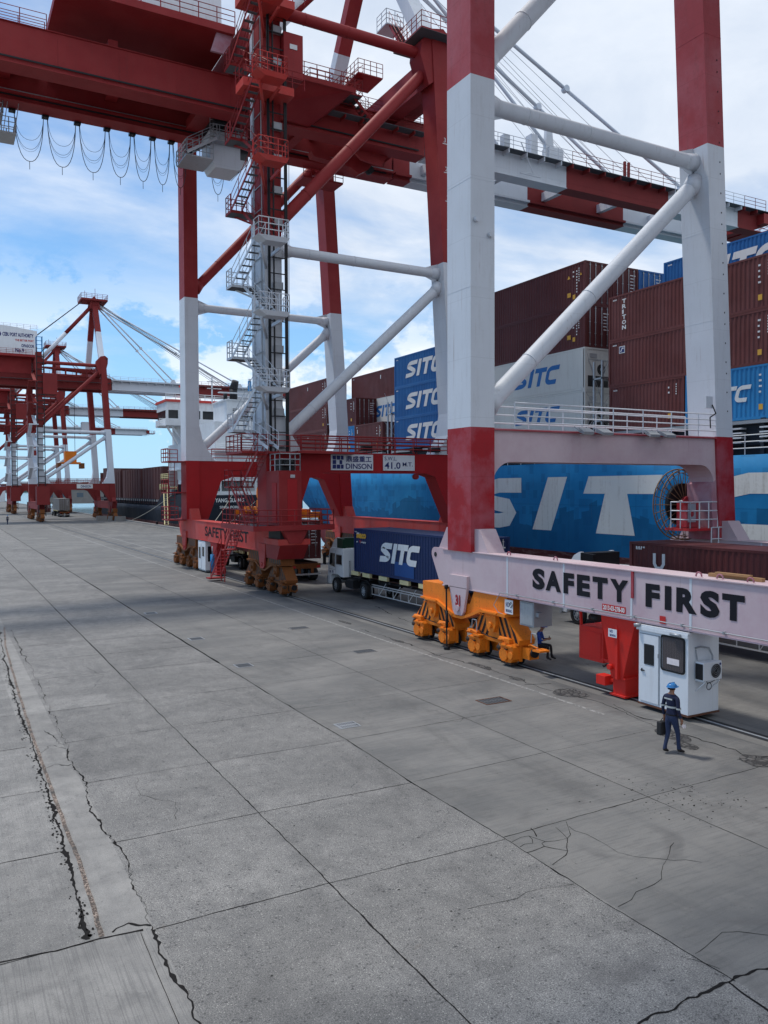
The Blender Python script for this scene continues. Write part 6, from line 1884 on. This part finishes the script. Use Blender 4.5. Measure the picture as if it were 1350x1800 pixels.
    if guard:
        mb = MB().m('alu')
        ya_, yb_ = -6.1, y0+3.3
        for z in (.42, .86, .98): mb.box(.02, .07, yb_, ya_, z, z+.055)
        for i in range(9):
            yy = ya_+(yb_-ya_)*i/8
            mb.box(.03, .06, yy-.02, yy+.02, .45, .90)
            if i % 2: mb.beam((.05, yy, .45), (.35, yy-.3, 1.15), .04, .03)
        mb.beam((.04, yb_, .45), (.5, yb_-.6, 1.1), .05, .05)
        mb.build('side_guard', t)
    for i in range(3):
        yy = y0+.9+i*1.25
        for wx in (.06, Wd-.62): wheel(t, wx, yy, .48, .56)
    mb = MB().m('yellow_old').box(.1, Wd-.1, y0-.05, y0, .95, 1.3); mb.m('light_red').box(.15,.4,y0-.08,y0-.05,1.0,1.15).box(Wd-.4,Wd-.15,y0-.08,y0-.05,1.0,1.15)
    mb.m('alu').box(.1,Wd-.1,y0-.08,y0-.04,.48,.60); mb.m('yellow_old').box(.6,.8,y0-.06,y0,.55,1.0).box(1.6,1.8,y0-.06,y0,.55,1.0)
    mb.build('tail_bar', t)
    return t
T1 = truck('white-cabbed container truck between the two cranes carrying the navy SITC container', 22.2, 48.0, 13.0)
def lg_navy(r):
    mb = MB().m('logo_white')
    sitc(mb, (-.008, 8.95, .82), (0,-1,0), (0,0,1), 4.55, 1.12, shear=.30, w=.30)
    mb.m('logo_yellow'); add_text(mb, 'seaco', (-.008, 11.85, 2.02), (0,-1,0), (0,0,1), width=1.25, height=.30, bold=.05)
    mb.m('logo_white'); add_text(mb, 'an      company', (-.008, 11.85, 1.72), (0,-1,0), (0,0,1), width=1.25, height=.12, bold=.03)
    mb.m('light_red'); add_text(mb, 'V', (-.008, 11.5, 1.72), (0,-1,0), (0,0,1), width=.3, height=.2, bold=.03)
    mb.m('logo_white'); add_text(mb, 'SEGU', (-.008, 12.1, 2.38), (0,-1,0), (0,0,1), width=.35, height=.07)
    mb.m('patch_blue').box(-.005, -.003, 5.1, 7.2, .17, .95)
    mb.build('logo', r)
container('navy blue container with white SITC letters and yellow seaco mark, on the truck', (22.2, 31.95, 1.62), 'navy_cont', H=2.6, logo=lg_navy)
T2 = truck('white truck with black roof deflector half hidden behind the pink SAFETY FIRST beam', 27.0, 30.9, 14.2, roof='black')
def lg_u(r):
    mb = MB().m('logo_white')
    ribbon(mb, [(0,.9),(0,.35),(.12,.12),(.38,.12),(.5,.35),(.5,.9)], .16, lambda q: (-.008, 10.75-q[0], 1.45+q[1]*.8))
    for k in range(4): mb.box(-.008,-.004,11.3+k*.14,11.38+k*.14,2.35,2.42)
    mb.build('logo', r)
container('long maroon container with white U mark, on the truck behind the pink beam', (27.0, 14.2, 1.62), 'maroon_cont', H=2.6, logo=lg_u)
T3 = truck('truck seen from behind beneath the yellow spreader, carrying a maroon container', 21.75, 69.3, 12.9, guard=False)
container('maroon container with its doors towards the viewer under the yellow spreader', (21.75, 53.4, 1.62), 'maroon_cont', H=2.75)
T4 = truck('distant truck with a grey container beyond the legs of the No.9 crane', 26.2, 228, 12.9, guard=False)
container('grey-green container on the distant truck beyond the No.9 crane', (26.2, 212.2, 1.62), 'fake_concrete')
# spreader with head block hanging over the maroon container
sp = thing('spreader', 'yellow container spreader hanging on ropes under the middle crane', 'spreader', (23.0, 59.4, 4.42))
mb = MB().m('orange').box(-.5,.5,-5.8,5.8,.35,.75)
for yy in (-6.0, 5.7): mb.box(-1.2,1.2,yy,yy+.3,.12,.55)
for yy in (-6.0, 5.8):
    for xx in (-1.2, 1.05): mb.box(xx, xx+.15, yy, yy+.2, 0, .2)
mb.build('beam', sp)
mb = MB().m('yellow_old')
for xx, yy in ((-1.25,-6.1),(1.1,-6.1),(-1.25,5.9),(1.1,5.9)): mb.hexa([(xx-.1,yy-.15,-.7),(xx+.2,yy-.15,-.7),(xx+.2,yy,-.7),(xx-.1,yy,-.7),(xx,yy-.02,.5),(xx+.15,yy-.02,.5),(xx+.15,yy+.2,.5),(xx,yy+.2,.5)])
mb.build('guide_flap', sp)
mb = MB().m('orange').box(-.9,.9,-1.6,1.6,.8,1.35); 
for yy in (-1.1, 1.1): mb.tube((-.9,yy,1.9),(.9,yy,1.9),.55,n=20)
mb.build('head_block', sp)
mb = MB().m('dark')
for xx, yy in ((-.6,-1.5),(.6,-1.5),(-.6,1.5),(.6,1.5)): mb.tube((xx,yy,2.0),(xx*1.3,yy*1.0,29.1),.022,n=4,caps=False)
mb.build('hoist_rope', sp)

# ---------------------------------------------------------------- people
def skinned(name, verts, edges, radii, parent=None, loc=(0,0,0), sub=2, regions=None, mats=('skin',)):
    me = bpy.data.meshes.new(name); me.from_pydata([tuple(v) for v in verts], edges, [])
    o = bpy.data.objects.new(name, me); COL.objects.link(o)
    o.modifiers.new('skin', 'SKIN')
    if not me.skin_vertices: 
        pass
    sv = me.skin_vertices[0].data
    for i, r in enumerate(radii):
        sv[i].radius = (r, r) if not isinstance(r, tuple) else r
        sv[i].use_root = (i == 0)
    s_ = o.modifiers.new('sub', 'SUBSURF'); s_.levels = sub; s_.render_levels = sub
    dg = bpy.context.evaluated_depsgraph_get(); dg.update()
    m2 = bpy.data.meshes.new_from_object(o.evaluated_get(dg))
    bpy.data.objects.remove(o)
    m2.name = name; m2.materials.clear()
    for mn in mats: m2.materials.append(MATS[mn])
    for p in m2.polygons:
        p.use_smooth = True
        if regions: p.material_index = regions(p.center)
    ob = bpy.data.objects.new(name, m2); COL.objects.link(ob); ob.location = loc
    if parent: ob.parent = parent
    return ob
def rotz(v, a): 
    c, s = math.cos(a), math.sin(a); return (v[0]*c-v[1]*s, v[0]*s+v[1]*c, v[2])
def hand(V, E, Rr, wrist_i, wrist, d, side, spread, curl):
    """palm + five fingers as chains. d: hand direction, side: thumb direction, curl: bend direction"""
    wrist = Vector(wrist); d = Vector(d).normalized(); side = Vector(side).normalized(); curl = Vector(curl).normalized()
    def add(p, r, prev):
        V.append(tuple(p)); Rr.append(r); E.append((prev, len(V)-1)); return len(V)-1
    palm = add(wrist+d*.05, (.030,.018), wrist_i)
    for k, (off, ln) in enumerate(((.030,.075),(.010,.085),(-.010,.078),(-.030,.062))):
        a = add(wrist+d*.09+side*off, .0105, palm)
        b = add(wrist+d*(.09+ln*.5)+side*off*spread+curl*.008, .0090, a)
        add(wrist+d*(.09+ln*.85)+side*off*spread+curl*.030, .0075, b)
    a = add(wrist+d*.045+side*.042, .0125, palm); add(wrist+d*.085+side*.058+curl*.015, .009, a)
def person(label, loc, face, pose, mats, regions, extra):
    r = thing('person', label, 'person', loc)
    r.rotation_euler = (0, 0, face)
    V, E, Rr = [], [], []
    for nm in pose['order']:
        p, rad_, parent = pose['j'][nm]
        V.append(p); Rr.append(rad_)
        if parent is not None: E.append((pose['order'].index(parent), len(V)-1))
    for w, dr_, sd_, cl_ in pose['hands']:
        hand(V, E, Rr, pose['order'].index(w), pose['j'][w][0], dr_, sd_, 1.15, cl_)
    skinned('body', V, E, Rr, parent=r, regions=regions, mats=mats)
    extra(r)
    return r
# walking man: local +Y is where he faces
def J(**k): return k
st_order = ['pelvis','waist','chest','neck0','neck','jaw','crown','shl','ell','wrl','shr','elr','wrr','hipl','knl','anl','hel_l','tol','hipr','knr','anr','hel_r','tor']
st = {
 'pelvis': ((0,0,.94),(.145,.110),None), 'waist': ((0,.015,1.10),(.132,.102),'pelvis'), 'chest': ((0,.01,1.32),(.165,.115),'waist'),
 'neck0': ((0,-.01,1.45),(.10,.08),'chest'), 'neck': ((0,.0,1.53),.052,'neck0'), 'jaw': ((0,.025,1.59),(.062,.070),'neck'), 'crown': ((0,.012,1.69),(.076,.090),'jaw'),
 'shl': ((-.19,-.01,1.41),.062,'neck0'), 'ell': ((-.245,-.03,1.13),.044,'shl'), 'wrl': ((-.25,.03,.90),.030,'ell'),
 'shr': ((.19,-.01,1.41),.062,'neck0'), 'elr': ((.24,-.04,1.13),.044,'shr'), 'wrr': ((.25,.06,.91),.030,'elr'),
 'hipl': ((-.095,.0,.86),.095,'pelvis'), 'knl': ((-.10,.0,.50),.060,'hipl'), 'anl': ((-.105,-.13,.115),.042,'knl'), 'hel_l': ((-.105,-.15,.06),.042,'anl'), 'tol': ((-.125,.03,.04),(.045,.034),'anl'),
 'hipr': ((.095,.0,.86),.095,'pelvis'), 'knr': ((.11,.11,.51),.060,'hipr'), 'anr': ((.12,.13,.11),.042,'knr'), 'hel_r': ((.12,.11,.055),.042,'anr'), 'tor': ((.15,.30,.04),(.045,.034),'anr'),
}
def reg_stand(c):
    if c.z > 1.50: return 0
    if abs(c.x) > .19 and c.z < .935: return 0
    if c.z < .13: return 3
    if c.z < .97: return 2
    return 1
def face_bits(r, z=1.64, y=.10, sc=1.0, up=0):
    mb = MB().m('skin')
    mb.prism([(-.012, z-.015), (.012, z-.015), (0, z+.03)], 'y', y-.01, y+.022)
    for s_ in (-1, 1): mb.tube((s_*.076, .02, z-.02), (s_*.086, .01, z+.025), .018, .014, n=8)
    mb.m('black')
    for s_ in (-1, 1): mb.tube((s_*.030, y-.012, z+.018), (s_*.030, y-.002, z+.018), .010, n=8)
    mb.m('shirt_navy').box(-.022, .022, y-.012, y+.002, z-.045, z-.039)
    mb.build('face', r)
def helmet(r, z, mt, cx=0, cy=.012, brim=.05, rx=.112, ry=.135, rz=.105):
    mb = MB().m(mt); n = 20; m_ = 6; k = len(mb.v)
    for j in range(m_):
        t_ = j/(m_-1)*math.pi/2
        for i in range(n):
            a = 2*math.pi*i/n; mb.v.append((cx+rx*math.cos(a)*math.cos(t_)+0, cy+ry*math.sin(a)*math.cos(t_), z+rz*math.sin(t_)))
    for j in range(m_-1):
        for i in range(n):
            b = (i+1) % n; mb.face([k+j*n+i, k+j*n+b, k+(j+1)*n+b, k+(j+1)*n+i], True)
    # brim ring, longer in front
    k2 = len(mb.v)
    for i in range(n):
        a = 2*math.pi*i/n; e = .016+max(0, math.sin(a))**3*brim
        for dz in (0, -.008): mb.v.append((cx+(rx+e)*math.cos(a), cy+(ry+e)*math.sin(a), z+dz))
    for i in range(n):
        b = (i+1) % n
        mb.face([k+i, k2+2*i, k2+2*b, k+b]); mb.face([k2+2*i, k2+2*i+1, k2+2*b+1, k2+2*b]); mb.face([k+i, k2+2*i+1, k2+2*b+1, k+b])
    mb.box(cx-.008, cx+.008, cy-ry*.7, cy+ry*.7, z+rz*.80, z+rz*1.03)
    return mb.build('helmet', r)
def extra_walk(r):
    face_bits(r)
    helmet(r, 1.675, 'helmet_blue')
    mb = MB().m('black'); 
    for i in range(10): 
        a = math.pi+math.pi*i/10; b = math.pi+math.pi*(i+1)/10
        mb.tube((.083*math.cos(a), .01+.098*math.sin(a), 1.63), (.083*math.cos(b), .01+.098*math.sin(b), 1.63), .016, n=6)
    mb.build('hair', r)
    def ring(z, rx, ry, w, name, mt, cy=0, cx=0):
        mb = MB().m(mt); n = 28; k = len(mb.v)
        for i in range(n):
            a = 2*math.pi*i/n
            for zz in (z, z+w): mb.v.append((cx+rx*math.cos(a), cy+ry*math.sin(a), zz))
        for i in range(n):
            j = (i+1) % n; mb.face([k+2*i, k+2*j, k+2*j+1, k+2*i+1], True)
        mb.build(name, r)
    ring(1.165, .160, .124, .045, 'reflective_stripe', 'reflective', .003)
    for s_ in (-1, 1): ring(1.16, .060, .060, .04, 'reflective_stripe', 'reflective', -.028, s_*.238)
    mb = MB().m('reflective').box(-.12, .12, -.130, -.126, 1.375, 1.41); mb.build('back_print', r)
    mb = MB().m('black').box(-.162,.162,-.125,.125,.985,1.02) if False else MB().m('black'); ring(.975, .156, .122, .035, 'belt', 'black')
pose = dict(order=st_order, j=st, hands=[('wrl', (0,.05,-1), (0,1,0), (.3,.3,0)), ('wrr', (0,.1,-1), (0,1,0), (-.3,.3,0))])
P1 = person('man in blue helmet and navy jacket standing with a black bag near the white booth', (15.87, 14.09, 0), rad(-88), pose, ('skin','shirt_navy','jeans','boot'), reg_stand, extra_walk)
bag = thing('tool_bag', 'black bag hanging from the left hand of the man in the blue helmet', 'bag', (15.87, 14.09, 0)); bag.rotation_euler = (0,0,rad(-88))
mb = MB().m('bag').box(-.33, -.19, -.16, .20, .42, .76); mb.build('body', bag, bevel=.025)
mb = MB().m('bag').line([(-.26,-.10,.76),(-.26,-.02,.83),(-.26,.05,.835),(-.26,.13,.76)], .010, n=6); mb.build('handle', bag)
pap = MB().m('paper'); c = Vector((.255,.08,.78))
rq = random.Random(2)
for i in range(5):
    a = Vector((rq.uniform(-.03,.03), rq.uniform(-.05,.05), rq.uniform(-.09,-.02))); b = Vector((rq.uniform(-.02,.05), rq.uniform(-.02,.07), rq.uniform(-.03,.03)))
    pap.poly([c, c+a, c+a+b+Vector((0,.02,-.04)), c+b])
po = pap.build('work_gloves'); po.location = (15.87, 14.09, 0); po.rotation_euler = (0,0,rad(-88))
tag(po, 'pale pink gloves held in the right hand of the man in the blue helmet', 'gloves')
# seated man
sit = dict(st)
sit.update({
 'pelvis': ((0,0,.10),(.15,.12),None), 'waist': ((0,.02,.24),(.145,.11),'pelvis'), 'chest': ((0,.06,.44),(.17,.12),'waist'), 'neck0': ((0,.09,.57),(.10,.08),'chest'),
 'neck': ((0,.13,.64),.050,'neck0'), 'jaw': ((0,.17,.69),(.060,.068),'neck'), 'crown': ((0,.17,.79),(.075,.088),'jaw'),
 'shl': ((-.19,.08,.53),.060,'neck0'), 'ell': ((-.22,.16,.28),.043,'shl'), 'wrl': ((-.09,.36,.33),.029,'ell'),
 'shr': ((.19,.08,.53),.060,'neck0'), 'elr': ((.22,.16,.28),.043,'shr'), 'wrr': ((.09,.36,.33),.029,'elr'),
 'hipl': ((-.10,.10,.08),.088,'pelvis'), 'knl': ((-.13,.46,.08),.060,'hipl'), 'anl': ((-.12,.50,-.34),.040,'knl'), 'hel_l': ((-.12,.48,-.39),.040,'anl'), 'tol': ((-.13,.66,-.41),(.043,.034),'anl'),
 'hipr': ((.10,.10,.08),.088,'pelvis'), 'knr': ((.13,.44,.06),.060,'hipr'), 'anr': ((.12,.40,-.34),.040,'knr'), 'hel_r': ((.12,.38,-.39),.040,'anr'), 'tor': ((.14,.56,-.41),(.043,.034),'anr'),
})
def reg_sit(c):
    if c.z > .605: return 0
    if c.z > .25 and c.y > .25: return 0
    if c.z < -.33: return 3
    if c.z < .15: return 2
    return 1
def extra_sit(r):
    mb = MB().m('skin').prism([(-.012,.72),(.012,.72),(0,.76)], 'y', .245, .27)
    mb.build('face', r)
    helmet(r, .785, 'cap_blue', cy=.165, brim=.06)
pose2 = dict(order=st_order, j=sit, hands=[('wrl', (.25,.6,.1), (0,.1,1), (.8,0,.1)), ('wrr', (-.25,.6,.1), (0,.1,1), (-.8,0,.1))])
P2 = person('man in bright blue shirt and cap sitting on the end of the orange bogie', (19.62, 23.75, .66), rad(-145), pose2, ('skin','shirt_blue','trousers','boot'), reg_sit, extra_sit)
ph = MB().m('black').box(-.035, .035, .43, .44, .33, .46); pho = ph.build('mobile_phone'); pho.location = (19.62, 23.75, .66); pho.rotation_euler = (0,0,rad(-145))
tag(pho, 'small dark phone held by the man sitting on the orange bogie', 'phone')
mb = MB().m('orange').box(19.35, 19.95, 23.55-7.45, 24.1-7.45, .56, .62).box(19.4,19.6,23.7-7.45,24.2-7.45,.35,.56)
mb.build('end_step', CA)
# distant walking man
dw = copy_tree(P1); dw.location = (11.9, 172.3, 0); dw.rotation_euler = (0,0,rad(30)); dw['label'] = 'tiny dark figure walking far off on the quay at the left edge'
# low blocks around the far crane feet and a few quay-side things
for i, (x, y, l_) in enumerate(((31.2,183.4,'left grey concrete block of the three at the No.9 crane foot'),(33.2,180.8,'middle grey concrete block of the three at the No.9 crane foot'),(35.0-.9,178.2,'right grey concrete block of the three at the No.9 crane foot'),(29.8,231,'grey concrete block on the far quay beside the distant truck'))):
    b_ = MB().m('fake_concrete').hexa([(-1.1,-.7,0),(1.1,-.7,0),(1.1,.7,0),(-1.1,.7,0),(-1.0,-.6,1.0),(1.0,-.6,1.0),(1.0,.6,1.0),(-1.0,.6,1.0)])
    b_.m('rust').box(-.3,.3,-.05,.05,1.0,1.12)
    o = b_.build('concrete_block'); o.location = (x, y, 0); tag(o, l_, 'block', 'concrete blocks on the far quay')
